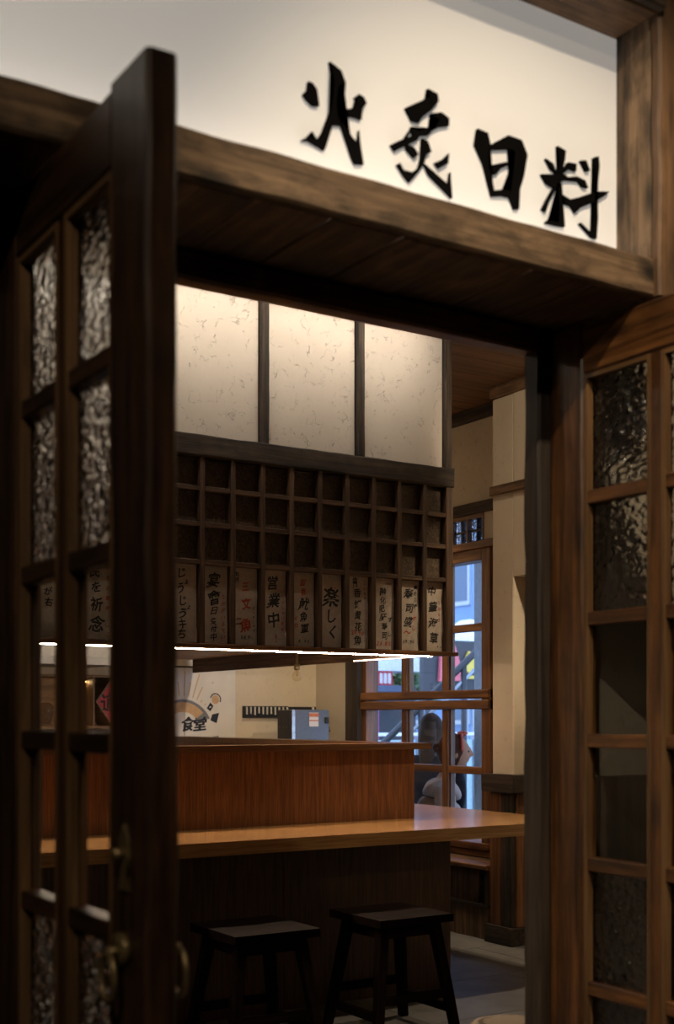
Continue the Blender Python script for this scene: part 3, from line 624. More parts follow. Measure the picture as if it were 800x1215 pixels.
for i, (k, label, blk, red) in enumerate(MENU):
    cx, cz, cy = (bar_x(k)-bar_w(k)+bar_x(k+1)+bar_w(k+1))/2, 1.699, 4.711
    ph = k*1.37
    def surf(X, Z, ph=ph): return 0.0022*math.sin(34*Z+ph)*math.sin(22*X+ph*2)+0.0035*noise.noise(Vector((X*24, ph*3, Z*17)))-0.004*max(0, abs(Z/PH*2)-0.7)*math.sin(ph)
    t = thing('menu_strip', (cx, cy, cz), label, 'menu', 'handwritten menu strips on the lattice board')
    nx, nz = 8, 22; V = [];  Fc = []
    for side in (0, 1):
        for j in range(nz+1):
            for q in range(nx+1):
                X = PW*(q/nx-0.5); Z = PH*(j/nz-0.5); V.append((X, surf(X, Z)+(0.0005 if side else -0.0005), Z))
    M = (nx+1)*(nz+1)
    for j in range(nz):
        for q in range(nx):
            a = j*(nx+1)+q; Fc.append((a, a+1, a+nx+2, a+nx+1)); Fc.append((M+a, M+a+nx+1, M+a+nx+2, M+a+1))
    me = bpy.data.meshes.new('paper'); me.from_pydata(V, [], Fc); me.update()
    link('paper', me, PAPER, t, (cx, cy, cz), True)
    for colour, items, mt in (('black', blk, INK), ('red', red, RED)):
        its = [(ch, x_*PW, PH*(0.5-z_), s_*PW, random.Random(k*31+int(z_*100)).uniform(-.1, .1)) for ch, x_, z_, s_, *_r in items]
        lift = lambda X, Z: surf(X, Z)-0.0011
        for q, it in enumerate([v for v in its if v[3] >= 0.3*PW]): writing('written_character', [it], lift, mt, t, (cx, cy, cz), 0.045, k*20+q)
        small = [v for v in its if v[3] < 0.3*PW]
        if small: writing('small_writing', small, lift, mt, t, (cx, cy, cz), 0.045, k)['kind'] = 'stuff'

# ================================================================== THE BAR
base = thing('bar_counter', (1.75, 4.52, 0), 'dark brown veneer base of the bar counter behind the stools', 'counter')
for k in range(5):
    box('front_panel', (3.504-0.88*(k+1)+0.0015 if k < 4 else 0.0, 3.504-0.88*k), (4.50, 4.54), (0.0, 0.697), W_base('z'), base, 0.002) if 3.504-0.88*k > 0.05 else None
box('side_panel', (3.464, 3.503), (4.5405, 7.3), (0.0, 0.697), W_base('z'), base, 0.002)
def arc(cx, cy, r, a0, a1, n): return [(cx+r*math.cos(math.radians(a0+(a1-a0)*i/n)), cy+r*math.sin(math.radians(a0+(a1-a0)*i/n))) for i in range(n+1)]
TOPPTS = [(0.0, 4.215)]+arc(3.70, 4.575, 0.36, -90, 0, 10)+[(4.06, 7.30), (3.36, 7.30), (3.36, 4.86), (0.0, 4.86)]
top = poly_prism('bar_worktop', TOPPTS, 0.697, 0.75, W_top('x'), None, 'z'); tag(top, 'polished light brown bar top with rounded end', 'worktop')
ledge = thing('bar_ledge', (1.75, 4.75, 0.75), 'reddish brown raised ledge standing along the back of the bar top', 'counter ledge')
for k in range(4):
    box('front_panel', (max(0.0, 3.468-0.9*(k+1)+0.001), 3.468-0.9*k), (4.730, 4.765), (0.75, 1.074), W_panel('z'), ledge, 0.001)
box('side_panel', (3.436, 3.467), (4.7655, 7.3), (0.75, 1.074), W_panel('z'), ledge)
poly_prism('cap', [(0.0, 4.705), (3.548, 4.705), (3.548, 7.3), (3.405, 7.3), (3.405, 4.825), (0.0, 4.825)], 1.074, 1.103, W_edge('x'), ledge, 'z')

def make_stool(name, x, y, label):
    t = thing(name, (x, y, 0), label, 'stool', 'dark wooden bar stools')
    s = 0.172; h = 0.47
    bm = bmesh.new(); n = 8
    for j in range(n):                      # dished seat board with rounded arrises
        pass
    V = []; Fc = []
    for side in (0, 1):
        for j in range(n+1):
            for q in range(n+1):
                u, v = q/n*2-1, j/n*2-1
                e = max(abs(u), abs(v)); zz = (h-0.006*(1-u*u)*(1-v*v)-(0.004 if e > .99 else 0)) if side == 0 else h-0.034
                V.append((u*s, v*s*1.03, zz))
    M = (n+1)**2
    for j in range(n):
        for q in range(n):
            a = j*(n+1)+q; Fc += [(a, a+1, a+n+2, a+n+1), (M+a, M+a+n+1, M+a+n+2, M+a+1)]
    rim = [q for q in range(n)]+[(j+1)*(n+1)-1 for j in range(n)]+[M-1-q for q in range(n)]+[(n-j)*(n+1) for j in range(n)]
    for i in range(len(rim)):
        a, b_ = rim[i], rim[(i+1) % len(rim)]; Fc.append((a, M+a, M+b_, b_))
    bm.free(); me = bpy.data.meshes.new('seat'); me.from_pydata(V, [], Fc); me.update()
    link('seat', me, W_stool('x'), t, (x, y, 0))
    for sx in (-1, 1):
        for sy in (-1, 1):
            taper_bar('leg', (x+sx*0.185, y+sy*0.175, 0.0), (x+sx*0.120, y+sy*0.115, h-0.034), (0.017, 0.017), (0.021, 0.021), W_stool('z'), t)
    def at(zz): f = 1-zz/(h-0.034); return 0.120+0.065*f, 0.115+0.06*f
    for sy in (-1, 1):
        ax, ay = at(0.405); box('apron', (x-ax+0.02, x+ax-0.02), (y+sy*ay-0.009, y+sy*ay+0.009), (0.385, h-0.035), W_stool('x'), t, 0.002)
        ax, ay = at(0.16); box('stretcher', (x-ax+0.012, x+ax-0.012), (y+sy*ay-0.010, y+sy*ay+0.010), (0.142, 0.176), W_stool('x'), t, 0.002)
    for sx in (-1, 1):
        ax, ay = at(0.405); box('apron', (x+sx*ax-0.009, x+sx*ax+0.009), (y-ay+0.02, y+ay-0.02), (0.385, h-0.035), W_stool('y'), t, 0.002)
        ax, ay = at(0.10); box('stretcher', (x+sx*ax-0.010, x+sx*ax+0.010), (y-ay+0.012, y+ay-0.012), (0.082, 0.116), W_stool('y'), t, 0.002)
    return t
make_stool('bar_stool', 2.195, 3.975, 'dark wooden stool under the bar nearer the left door')
make_stool('bar_stool.001', 2.808, 3.985, 'dark wooden stool at the right end of the bar')

# woven pouf just inside the door
pouf = thing('woven_pouf', (2.24, 2.60, 0), 'beige woven rope pouf at the bottom edge beside the right jamb', 'pouf')
prof = [(0, 0.0), (0.10, 0.0), (0.125, 0.03), (0.14, 0.10), (0.145, 0.22), (0.142, 0.32), (0.132, 0.36), (0.115, 0.385), (0.08, 0.393), (0, 0.395)]
m, nt, b = new_mat('woven_rope')
tc = N(nt, 'ShaderNodeTexCoord'); wv = N(nt, 'ShaderNodeTexWave', bands_direction='Z'); wv.inputs['Scale'].default_value = 45; wv.inputs['Distortion'].default_value = 1.0; nt.links.new(tc.outputs['Object'], wv.inputs['Vector'])
r1 = ramp(nt, [(0.2, (0.16, 0.11, 0.07)), (0.8, (0.42, 0.33, 0.24))]); nt.links.new(wv.outputs['Fac'], r1.inputs[0]); nt.links.new(r1.outputs[0], b.inputs['Base Color']); b.inputs['Roughness'].default_value = 0.9
ROPE = m
lathe('body', prof, ROPE, pouf, (2.24, 2.60, 0), 28)
for k in range(25):
    z0 = 0.02+k*0.0146
    r_ = 0.146-0.02*max(0, (0.06-z0)/0.06)-0.03*max(0, (z0-0.30)/0.07)**1.6
    pts = [(2.24+(r_+0.0015*math.sin(18*t+k*math.pi))*math.cos(t), 2.60+(r_+0.0015*math.sin(18*t+k*math.pi))*math.sin(t), z0) for t in [2*math.pi*i/72 for i in range(72)]]
    tube('rope_coil', pts, 0.0072, ROPE, pouf, 6, True, True)

# window bench
bench = thing('window_bench', (4.5, 6.0, 0), 'reclaimed timber bench built under the street window', 'bench')
rough_box('seat_board', (XP-0.02, XP+0.14), (5.30, 6.78), (0.385, 0.412), W_win('y'), bench, 0.001, 0.05, 60)
rough_box('seat_board', (XP+0.142, XW), (5.30, 6.78), (0.385, 0.414), W_rust('y'), bench, 0.001, 0.05, 61)
rough_box('back_rail', (XW-0.03, XW), (5.30, 6.78), (0.414, 0.458), W_win('y'), bench, 0.001, 0.05, 62)
yy = 5.30; k = 0
while yy < 6.76:
    wd = (0.105, 0.082, 0.118, 0.09)[k % 4]
    box('front_board', (XP+0.005+0.003*(k % 2), XP+0.03), (yy+0.0015, min(yy+wd, 6.78)), (0.0, 0.175), W_rust('z'), bench, 0.002)
    if yy > 5.33: box('front_board', (XP+0.012+0.003*(k % 2), XP+0.03), (yy+0.0015, min(yy+wd, 6.78)), (0.195, 0.384), W_rust('z'), bench, 0.002)
    yy += wd; k += 1
box('shadow_gap_strip', (XP-0.002, XP+0.03), (5.30, 6.78), (0.176, 0.194), W_dark('y'), bench)  # dark strip standing in for the shaded gap between the boards
box('front_post', (XP-0.002, XP+0.03), (5.289, 5.332), (0.195, 0.384), W_dark('z'), bench)
box('core', (XP+0.031, XW), (5.30, 6.78), (0.0, 0.384), W_dark('y'), bench)

# ================================================================== KITCHEN THINGS
SH_ = lambda a: wood('shelf_wood', a, (0.22, 0.12, 0.055), (0.36, 0.21, 0.10), 0.5, fine=50)
BLACK = plain('black_plastic', (0.012, 0.012, 0.013), 0.45)
WHITE = plain('white_sticker', (0.75, 0.73, 0.70), 0.5, noise_amt=0.03)
# side table for the oven
st = thing('oven_stand', (4.34, 7.1, 0), 'steel work stand below the grey oven in the corner', 'stand')
box('shelf', (4.09, 4.60), (6.80, 7.45), (0.99, 1.02), STEEL, st, 0.003)
for a in (4.11, 4.57):
    for c in (6.82, 7.43): tube('leg', [(a, c, 0), (a, c, 0.99)], 0.016, STEEL, st)
box('shelf', (4.10, 4.59), (6.82, 7.44), (0.25, 0.27), STEEL, st)
OVENG = plain('oven_grey', (0.15, 0.165, 0.18), 0.4, 0.4, 0.08, 60)
oven = thing('countertop_oven', (4.3, 7.04, 1.02), 'grey steel countertop oven with black control panel and orange sticker', 'oven')
box('body', (4.118, 4.40), (6.95, 7.125), (1.032, 1.275), OVENG, oven, 0.004)
box('control_panel', (4.104, 4.118), (6.955, 7.12), (1.04, 1.272), BLACK, oven, 0.002)
box('corner_strip', (4.112, 4.135), (6.944, 6.951), (1.032, 1.275), plain('bright_steel', (0.6, 0.55, 0.5), 0.25, 0.9), oven)
for k in range(2):
    for j in range(3): box('button', (4.100, 4.104), (6.985+0.045*j, 7.005+0.045*j), (1.20-0.045*k, 1.215-0.045*k), DARKS, oven)
box('sticker', (4.245, 4.315), (6.947, 6.950), (1.165, 1.255), WHITE, oven)
box('sticker_stripe', (4.245, 4.315), (6.9455, 6.947), (1.228, 1.252), plain('orange_print', (0.62, 0.20, 0.08), 0.5), oven)
box('sticker_stripe', (4.245, 4.315), (6.9455, 6.947), (1.200, 1.208), _mats['orange_print'], oven)
box('latch', (4.365, 4.393), (6.938, 6.950), (1.185, 1.225), BLACK, oven, 0.003)
tube('pipe_stub', [(4.40, 7.0, 1.15), (4.43, 7.0, 1.15), (4.43, 7.0, 1.13)], 0.010, BRASS, oven)
for a in (4.14, 4.38):
    for c in (6.98, 7.09): lathe('foot', [(0, 0), (0.014, 0), (0.014, 0.012), (0, 0.012)], BLACK, oven, (a, c, 1.02), 10)
kw = thing('bounce_worktop', (1.75, 5.2, 0), 'unseen pale steel kitchen worktop added behind the bar ledge to bounce strip light', 'worktop')  # hidden surface added to bounce strip light onto the bulkhead underside
KST = plain('worktop_steel', (0.55, 0.54, 0.52), 0.4, 0.2)
box('slab', (0.1, 3.40), (4.84, 5.55), (0.84, 0.88), KST, kw, 0.003)
for a in (0.15, 1.2, 2.25, 3.3): box('support', (a, a+0.04), (4.90, 5.50), (0.0, 0.84), KST, kw)
kw = thing('bounce_prep_counter', (2.0, 7.2, 0), 'unseen pale prep counter along the back wall below the cubby shelf, added for bounce light', 'counter')  # second hidden bounce surface, added along the back wall
box('slab', (0.3, 3.40), (6.90, 7.44), (0.88, 0.92), KST, kw, 0.003)
for a in (0.3, 1.32, 2.34): box('cabinet', (a, a+1.0), (6.95, 7.44), (0.0, 0.88), SH_('z'), kw, 0.003)
# knife rack
rack = thing('knife_rack', (4.32, YB, 1.23), 'black wall rack with a row of pale knife handles above the oven', 'rack')
box('board', (4.03, 4.385), (7.452, YB), (1.222, 1.302), BLACK, rack, 0.002)
box('rail', (4.385, 4.612), (7.456, YB), (1.27, 1.298), BLACK, rack, 0.002)
PALE = plain('pale_handle', (0.62, 0.60, 0.56), 0.45)
for k in range(11):
    xk = 4.047+0.0318*k; hh = (0.052, 0.048, 0.056, 0.045, 0.05)[k % 5]
    box('peg', (xk, xk+0.010), (7.440, 7.452), (1.296-hh, 1.296), PALE, rack, 0.002)
box('peg', (4.575, 4.59), (7.444, 7.456), (1.262, 1.296), PALE, rack, 0.002)
# bulb under the bulkhead edge
bulb = thing('globe_bulb', (3.585, 6.0, 1.605), 'small clear globe bulb under the edge of the bulkhead', 'bulb')
lathe('socket', [(0, 0.1125), (0.008, 0.1125), (0.008, 0.03), (0.016, 0.03), (0.017, 0.0), (0.012, -0.004), (0, -0.004)], BRASS, bulb, (3.585, 6.0, 1.492), 14)
lathe('glass', [(0.010, 0.0), (0.014, -0.006), (0.026, -0.02), (0.030, -0.034), (0.024, -0.052), (0.012, -0.061), (0, -0.063)], clear_glass('bulb_glass', (0.96, 0.93, 0.86)), bulb, (3.585, 6.0, 1.488), 18)
tube('filament', [(3.585, 5.993, 1.486), (3.585, 5.996, 1.455), (3.585, 6.004, 1.455), (3.585, 6.007, 1.486)], 0.001, BRASS, bulb, 5)
# noren with printed fan
nor = thing('noren_banner', (3.68, 7.45, 1.56), 'white cloth banner with a fan print and navy lettering on the back wall', 'banner')
CLOTH = plain('white_cloth', (0.62, 0.60, 0.56), 0.85, noise_amt=0.05, scale=8)
NAVY = plain('navy_print', (0.012, 0.016, 0.03), 0.8); TAN = plain('tan_print', (0.50, 0.33, 0.18), 0.8); GREYP = plain('grey_print', (0.16, 0.17, 0.19), 0.8)
def clothY(X): return 7.447+0.004*math.sin(X*38)
def cloth(x0, x1, z0, z1):
    V = []; Fc = []; n = 18
    for side in (0, 1):
        for j in (0, 1):
            for i in range(n+1):
                X = x0+(x1-x0)*i/n; V.append((X-x0, clothY(X)-7.447+(0.0015 if side else 0), (z1-z0)*j))
    for i in range(n):
        a = i; Fc += [(a, a+1, a+n+2, a+n+1), (2*n+2+a, 2*n+2+a+n+1, 2*n+2+a+n+2, 2*n+2+a+1)]
    me = bpy.data.meshes.new('cloth_half'); me.from_pydata(V, [], Fc); me.update()
    return link('cloth_half', me, CLOTH, nor, (x0, 7.447, z0), True)
cloth(3.19, 3.583, 1.02, 1.552); cloth(3.590, 3.966, 1.02, 1.552)
tube('rod', [(3.16, 7.447, 1.557), (3.99, 7.447, 1.557)], 0.006, W_dark('x'), nor)
def flat(name, polys, mat):
    V = []; Fc = []
    for p in polys:
        k = len(V); V += [(a, clothY(a)-7.447-0.0012, c) for a, c in p]; Fc.append(tuple(range(k, k+len(p))))
    me = bpy.data.meshes.new(name); me.from_pydata(V, [], Fc); me.update()
    return link(name, me, mat, nor, (0, 7.447, 0))
FC = (3.575, 1.13)
def sector(r0, r1, a0, a1, n=14):
    return [[(FC[0]+r*math.cos(math.radians(t)), FC[1]+r*math.sin(math.radians(t))) for r, t in ((r0, a0+(a1-a0)*i/n), (r1, a0+(a1-a0)*i/n), (r1, a0+(a1-a0)*(i+1)/n), (r0, a0+(a1-a0)*(i+1)/n))] for i in range(n)]
flat('fan_band', sector(0.13, 0.195, 40, 140), TAN); flat('fan_band', sector(0.195, 0.214, 30, 150), GREYP); flat('fan_band', sector(0.13, 0.214, 24, 40, 4)+sector(0.13, 0.214, 140, 156, 4), GREYP)
rays = []
for t in range(48, 136, 8):
    a = math.radians(t); l = 0.40 if (t//8) % 2 else 0.33; d = Vector((-math.sin(a), math.cos(a)))*0.0035
    p0 = Vector(FC)+Vector((math.cos(a), math.sin(a)))*0.235; p1 = Vector(FC)+Vector((math.cos(a), math.sin(a)))*l
    rays.append([tuple(p0+d), tuple(p1+d), tuple(p1-d), tuple(p0-d)])
for r_ in rays: flat('ray', [r_], TAN)
for tip in [[(3.748, 1.285), (3.775, 1.325), (3.80, 1.30), (3.775, 1.265)], [(3.79, 1.245), (3.845, 1.255), (3.825, 1.185), (3.775, 1.205)], [(3.78, 1.095), (3.84, 1.10), (3.84, 1.05), (3.77, 1.05)], [(3.64, 1.078), (3.76, 1.098), (3.76, 1.06), (3.64, 1.05)]]: flat('fan_tip', [tip], NAVY)
flat('flower', [[(3.815+r*math.cos(i*math.pi/8), 1.343+r*math.sin(i*math.pi/8)) for i in range(16)] for r in (0.030,)], TAN)
flat('flower_ring', [[(3.815+r*math.cos(t), 1.343+r*math.sin(t)) for r, t in ((0.036, q), (0.044, q), (0.044, q+.25), (0.036, q+.25))] for q in [-0.4+.25*i for i in range(13)]], NAVY)
writing('lettering', [(ch, x_+dx, 1.178, 0.098, 0) for ch, x_ in (('食', 3.612), ('堂', 3.702)) for dx in (-0.0035, 0, 0.0035)], lambda X, Z: clothY(X)-7.447-0.0014, NAVY, nor, (0, 7.447, 0), 0.0, 3)
# cubby shelf with diamond compartment
cub = thing('wall_cubby', (2.85, YB, 1.12), 'wooden cubby shelf on the back wall with a diamond shaped compartment', 'shelf')
SH = lambda a: wood('shelf_wood', a, (0.22, 0.12, 0.055), (0.36, 0.21, 0.10), 0.5, fine=50)
box('back_panel', (2.30, 3.14), (7.455, YB), (1.16, 1.47), SH('x'), cub); box('shelf', (2.30, 3.14), (7.22, 7.455), (1.155, 1.172), SH('x'), cub, 0.002)
box('shelf', (2.30, 3.14), (7.22, 7.455), (1.468, 1.484), SH('x'), cub, 0.002)
for xx in (2.30, 2.862, 3.095): box('divider', (xx, xx+0.012), (7.22, 7.455), (1.172, 1.468), SH('z'), cub, 0.001)
cxd, czd, rd = 2.985, 1.32, 0.105
for q in range(4):
    a0 = math.pi/2*q; a1 = a0+math.pi/2
    p = [(cxd+r*math.cos(t), czd+(r*1.38)*math.sin(t)) for r, t in ((rd, a0), (rd, a1), (rd-0.012, a1), (rd-0.012, a0))]
    poly_prism('slanted_divider', p, 7.22, 7.455, SH('y'), cub)
dia = thing('diamond_plaque', (cxd, 7.33, 1.19), 'red diamond plaque with black calligraphy in the cubby shelf', 'plaque')
poly_prism('board', [(cxd-0.090, czd), (cxd, czd-0.124), (cxd+0.090, czd), (cxd, czd+0.124)], 7.225, 7.24, plain('red_paper', (0.55, 0.05, 0.07), 0.6), dia)
writing('lettering', [('道', 0, 0, 0.125, 0.0)], lambda X, Z: -0.0015, INK, dia, (cxd-0.012, 7.2245, czd-0.004), 0.03, 5)
GLS = hammered_glass
m, nt, b = new_mat('jar_glass'); b.inputs['Transmission Weight'].default_value = 1; b.inputs['Roughness'].default_value = 0.02; b.inputs['IOR'].default_value = 1.35
JAR = m
jar = lathe('glass_jar', [(0, 0), (0.034, 0), (0.036, 0.012), (0.026, 0.018), (0.030, 0.03), (0.042, 0.055), (0.048, 0.085), (0.044, 0.115), (0.030, 0.135), (0.012, 0.142), (0, 0.143)], JAR, None, (2.60, 7.32, 1.1725), 24); tag(jar, 'round glass jar on a foot in the cubby shelf', 'jar')
jb = thing('glass_box', (2.515, 7.33, 1.1725), 'square glass box beside the round jar', 'box')
for a, b_ in (((2.48, 2.484), (7.30, 7.37)), ((2.546, 2.55), (7.30, 7.37)), ((2.484, 2.546), (7.30, 7.304)), ((2.484, 2.546), (7.366, 7.37))): box('side', a, b_, (1.1725, 1.255), clear_glass(), jb)
box('base', (2.484, 2.546), (7.304, 7.366), (1.1725, 1.177), clear_glass(), jb)
hl = thing('shelf_lamp', (2.87, 7.34, 1.468), 'small warm lamp glowing in the cubby shelf', 'lamp')
lathe('shade', [(0.018, -0.02), (0.02, 0.0), (0, 0.0)], BRASS, hl, (2.85, 7.34, 1.468), 14)
lathe('bulb', [(0, -0.03), (0.012, -0.024), (0.014, -0.012), (0.008, 0.0), (0, 0.0)], emitter('shelf_bulb', (1.0, 0.62, 0.26), 60.0), hl, (2.85, 7.34, 1.466), 12)
# extractor duct under the bulkhead
ext = thing('extractor_duct', (2.3, 5.65, 1.46), 'flat grey steel extractor duct below the bulkhead, seen through the left door', 'duct')
box('casing', (1.3, 2.36), (5.42, 5.95), (1.475, 1.6045), OVENG0, ext, 0.004)
box('lip', (1.3, 2.36), (5.40, 5.42), (1.462, 1.50), DARKS, ext, 0.002)
box('filter', (1.35, 2.32), (5.45, 5.92), (1.470, 1.475), DARKS, ext)

# ================================================================== LAMPS OF THE ROOM
wash = thing('linear_light', (1.9, 4.44, ZC), 'long warm tube light on the ceiling washing the plaster panels', 'light')
box('housing', (0.3, 3.55), (4.415, 4.465), (2.99, ZC), DARKS, wash, 0.003)
tube('tube', [(0.32, 4.44, 2.975), (3.53, 4.44, 2.975)], 0.012, emitter('wash_tube', (1.0, 0.88, 0.72), L_WASH), wash, 8)
def downlight(name, x, y, zc, target, power, colour, deg, label, group):
    t = thing(name, (x, y, zc), label, 'light', group)
    lathe('trim_ring', [(0.040, 0.0), (0.052, 0.0), (0.052, -0.008), (0.040, -0.008), (0.040, 0.0)], DARKS, t, (x, y, zc), 20)
    lathe('lens', [(0, -0.004), (0.040, -0.004), (0.040, -0.001), (0, -0.001)], emitter('lens_glow', WARM, 2.0), t, (x, y, zc), 20)
    s = spot('beam', (x, y, zc-0.02), target, power, colour, deg); s.parent = t; s.location = Vector((x, y, zc-0.02))-Vector((x, y, zc))
    return t
downlight('room_downlight', 4.0, 3.2, ZC, (4.6, 5.6, 2.3), L_ROOM*1.2, WARM, 62, 'ceiling downlight of the room nearer the entrance', 'room downlights')
downlight('room_downlight.001', 4.05, 6.3, ZC, (4.2, 6.9, 0.8), L_ROOM*0.55, WARM, 120, 'ceiling downlight between the kitchen and the window', 'room downlights')
downlight('room_downlight.002', 3.9, 4.0, ZC, (4.05, 4.6, 0), L_ROOM*0.6, WARM, 74, 'ceiling downlight over the aisle by the pillar', 'room downlights')
downlight('walk_fill_light', -1.2, -0.9, 3.6, (0.3, 1.9, 2.0), L_ARCADE*1.3, (1.0, 0.82, 0.6), 60, 'added fill downlight in the covered walk ceiling, farther from the entrance', 'walk downlights')  # fill lamp added to lift the left fascia and door face
downlight('walk_downlight', 1.05, 0.30, 3.6, (1.98, 1.9, 1.35), L_ARCADE*2.4, (1.0, 0.80, 0.56), 58, 'ceiling downlight of the covered walk aimed at the right door', 'walk downlights')

# ================================================================== THE STREET OUTSIDE
GZ = -0.15
gr = box('street_ground', (XW+0.14, 60), (2.4, 70), (GZ-0.1, GZ), plain('street_paving', (0.30, 0.32, 0.34), 0.7, scale=2)); tag(gr, 'pale paving of the street outside the window', 'ground', kind='structure')
sw = box('outer_wall', (XW+0.14, XW+0.16), (YB, YB+0.2), (GZ, ZC), WALLP); tag(sw, 'outer corner of the restaurant beyond the window', 'wall', kind='structure')
def bld(name, x0, x1, y0, y1, h, wallc, label, nfl, ncol, fl=3.2):
    t = thing(name, ((x0+x1)/2, (y0+y1)/2, GZ), label, 'building')
    box('wall', (x0, x1), (y0, y1), (GZ, h), wallc, t)
    GL = plain('far_window', (0.10, 0.15, 0.22), 0.15); FR = plain('far_frame', (0.55, 0.58, 0.62), 0.6)
    dy = (y1-y0)/ncol; dx = (x1-x0)/ncol
    for f in range(nfl):
        z0 = GZ+1.2+f*fl
        if z0+1.7 > h: break
        for c in range(ncol):
            yc = y0+dy*(c+0.5); wo = box('window', (x0-0.06, x0), (yc-dy*0.3, yc+dy*0.3), (z0, z0+1.8), FR, t)
            box('pane', (x0-0.08, x0-0.06), (yc-dy*0.25, yc+dy*0.25), (z0+0.12, z0+1.68), GL, wo)
            xc = x0+dx*(c+0.5); wo = box('window', (xc-dx*0.3, xc+dx*0.3), (y0-0.06, y0), (z0, z0+1.8), FR, t)
            box('pane', (xc-dx*0.25, xc+dx*0.25), (y0-0.08, y0-0.06), (z0+0.12, z0+1.68), GL, wo)
    box('parapet', (x0-0.15, x1+0.15), (y0-0.15, y1+0.15), (h, h+0.5), FR, t)
    return t
bld('office_block', 21.0, 33.0, 24.0, 38.0, 15.0, plain('blue_render', (0.22, 0.33, 0.50), 0.8, scale=1), 'tall blue grey office block across the street', 5, 8)
bld('apartment_block', 14.0, 24.0, 40.0, 52.0, 13.0, plain('pale_render', (0.42, 0.46, 0.52), 0.8, scale=1), 'pale apartment block far down the street', 4, 5)
# red shop kiosk with white characters
ki = thing('street_kiosk', (11.6, 17.4, GZ), 'kiosk with a white top and a red sign of white strokes', 'kiosk')
REDP = plain('sign_red', (0.55, 0.02, 0.05), 0.5, emit=(0.8, 0.03, 0.06), estr=0.15); WHP = plain('sign_white', (0.85, 0.85, 0.85), 0.5)
box('cabin', (10.6, 12.2), (16.6, 18.0), (GZ, 1.74), DARKS, ki); box('sign_board', (11.1, 11.66), (16.5, 16.6), (1.74, 1.98), REDP, ki); box('roof', (10.5, 12.3), (16.45, 18.1), (1.98, 2.5), WHP, ki); box('canopy', (10.9, 11.8), (16.2, 16.5), (1.64, 1.74), plain('canopy_blue', (0.10, 0.14, 0.22), 0.6), ki)
for a in (11.40, 11.48, 11.56): poly_prism('sign_stroke', [(a, 1.78), (a+0.05, 1.77), (a+0.055, 1.86), (a+0.05, 1.94), (a+0.005, 1.95)], 16.48, 16.5, WHP, ki)
# billboard
bb = thing('billboard', (11.9, 14.8, GZ), 'dark billboard with a slanting pink red panel and yellow shape', 'billboard')
for a in (11.5, 12.6): tube('post', [(a, 15.3, GZ), (a, 15.3, 1.75)], 0.06, DARKS, bb)
box('board', (11.35, 12.8), (15.25, 15.35), (1.62, 2.42), DARKS, bb)
poly_prism('red_panel', [(11.62, 1.78), (12.12, 1.80), (11.92, 2.36), (11.66, 2.38)], 15.2, 15.25, plain('board_pink', (0.75, 0.16, 0.18), 0.5), bb)
poly_prism('yellow_shape', [(12.08, 2.0), (12.2, 1.92), (12.4, 1.98), (12.42, 2.2), (12.2, 2.26)], 15.2, 15.25, plain('board_yellow', (0.80, 0.58, 0.10), 0.5), bb)
box('yellow_edge', (12.02, 12.8), (15.2, 15.25), (1.83, 1.88), _mats['board_yellow'], bb)
dome = thing('canvas_dome', (15.75, 19.6, GZ), 'white domed canvas tent behind the billboard', 'tent')
lathe('canvas', [(0.62, 0), (0.62, 0.7), (0.58, 1.0), (0.42, 1.28), (0.2, 1.42), (0, 1.45)], WHP, dome, (15.75, 19.6, 1.75), 24)
for k in range(6):
    t = math.pi/3*k; tube('pole', [(15.75+0.55*math.cos(t), 19.6+0.55*math.sin(t), GZ), (15.75+0.55*math.cos(t), 19.6+0.55*math.sin(t), 1.75)], 0.05, STEEL, dome)
# street trees
LEAF = plain('leaf_green', (0.16, 0.26, 0.13), 0.7, noise_amt=0.5, scale=6)
def tree(name, x, y, h, r, label, seed):
    t = thing(name, (x, y, GZ), label, 'tree', 'street trees')
    tube('trunk', [(x, y, GZ), (x+0.03, y, h*0.4), (x, y+0.05, h*0.75)], [0.10, 0.07, 0.04], W_beam('z'), t)
    rnd = random.Random(seed); V = []; Fc = []
    for i in range(2200):
        d = Vector((rnd.gauss(0, 1), rnd.gauss(0, 1), rnd.gauss(0, 1))).normalized()*r*rnd.uniform(0.35, 1.0)
        d.z *= 0.85; c = Vector((0, 0, 0))+d; u = Vector((rnd.gauss(0, 1), rnd.gauss(0, 1), rnd.gauss(0, 1))).normalized(); v = u.orthogonal().normalized(); s = rnd.uniform(0.05, 0.10)
        k = len(V); V += [c-u*s, c+v*s*0.5, c+u*s, c-v*s*0.5]; Fc.append((k, k+1, k+2, k+3))
    me = bpy.data.meshes.new('foliage'); me.from_pydata(V, [], Fc); me.update()
    f = link('foliage', me, LEAF, t, (x, y, h)); f['kind'] = 'stuff'
tree('street_tree', 17.2, 22.9, 2.25, 0.85, 'bushy green street tree left of the billboard', 1)
tree('street_tree.001', 14.95, 21.0, 2.1, 0.5, 'green street tree right of the kiosk', 2)
tree('street_tree.002', 13.4, 20.4, 2.3, 0.7, 'green street tree behind the kiosk', 3)
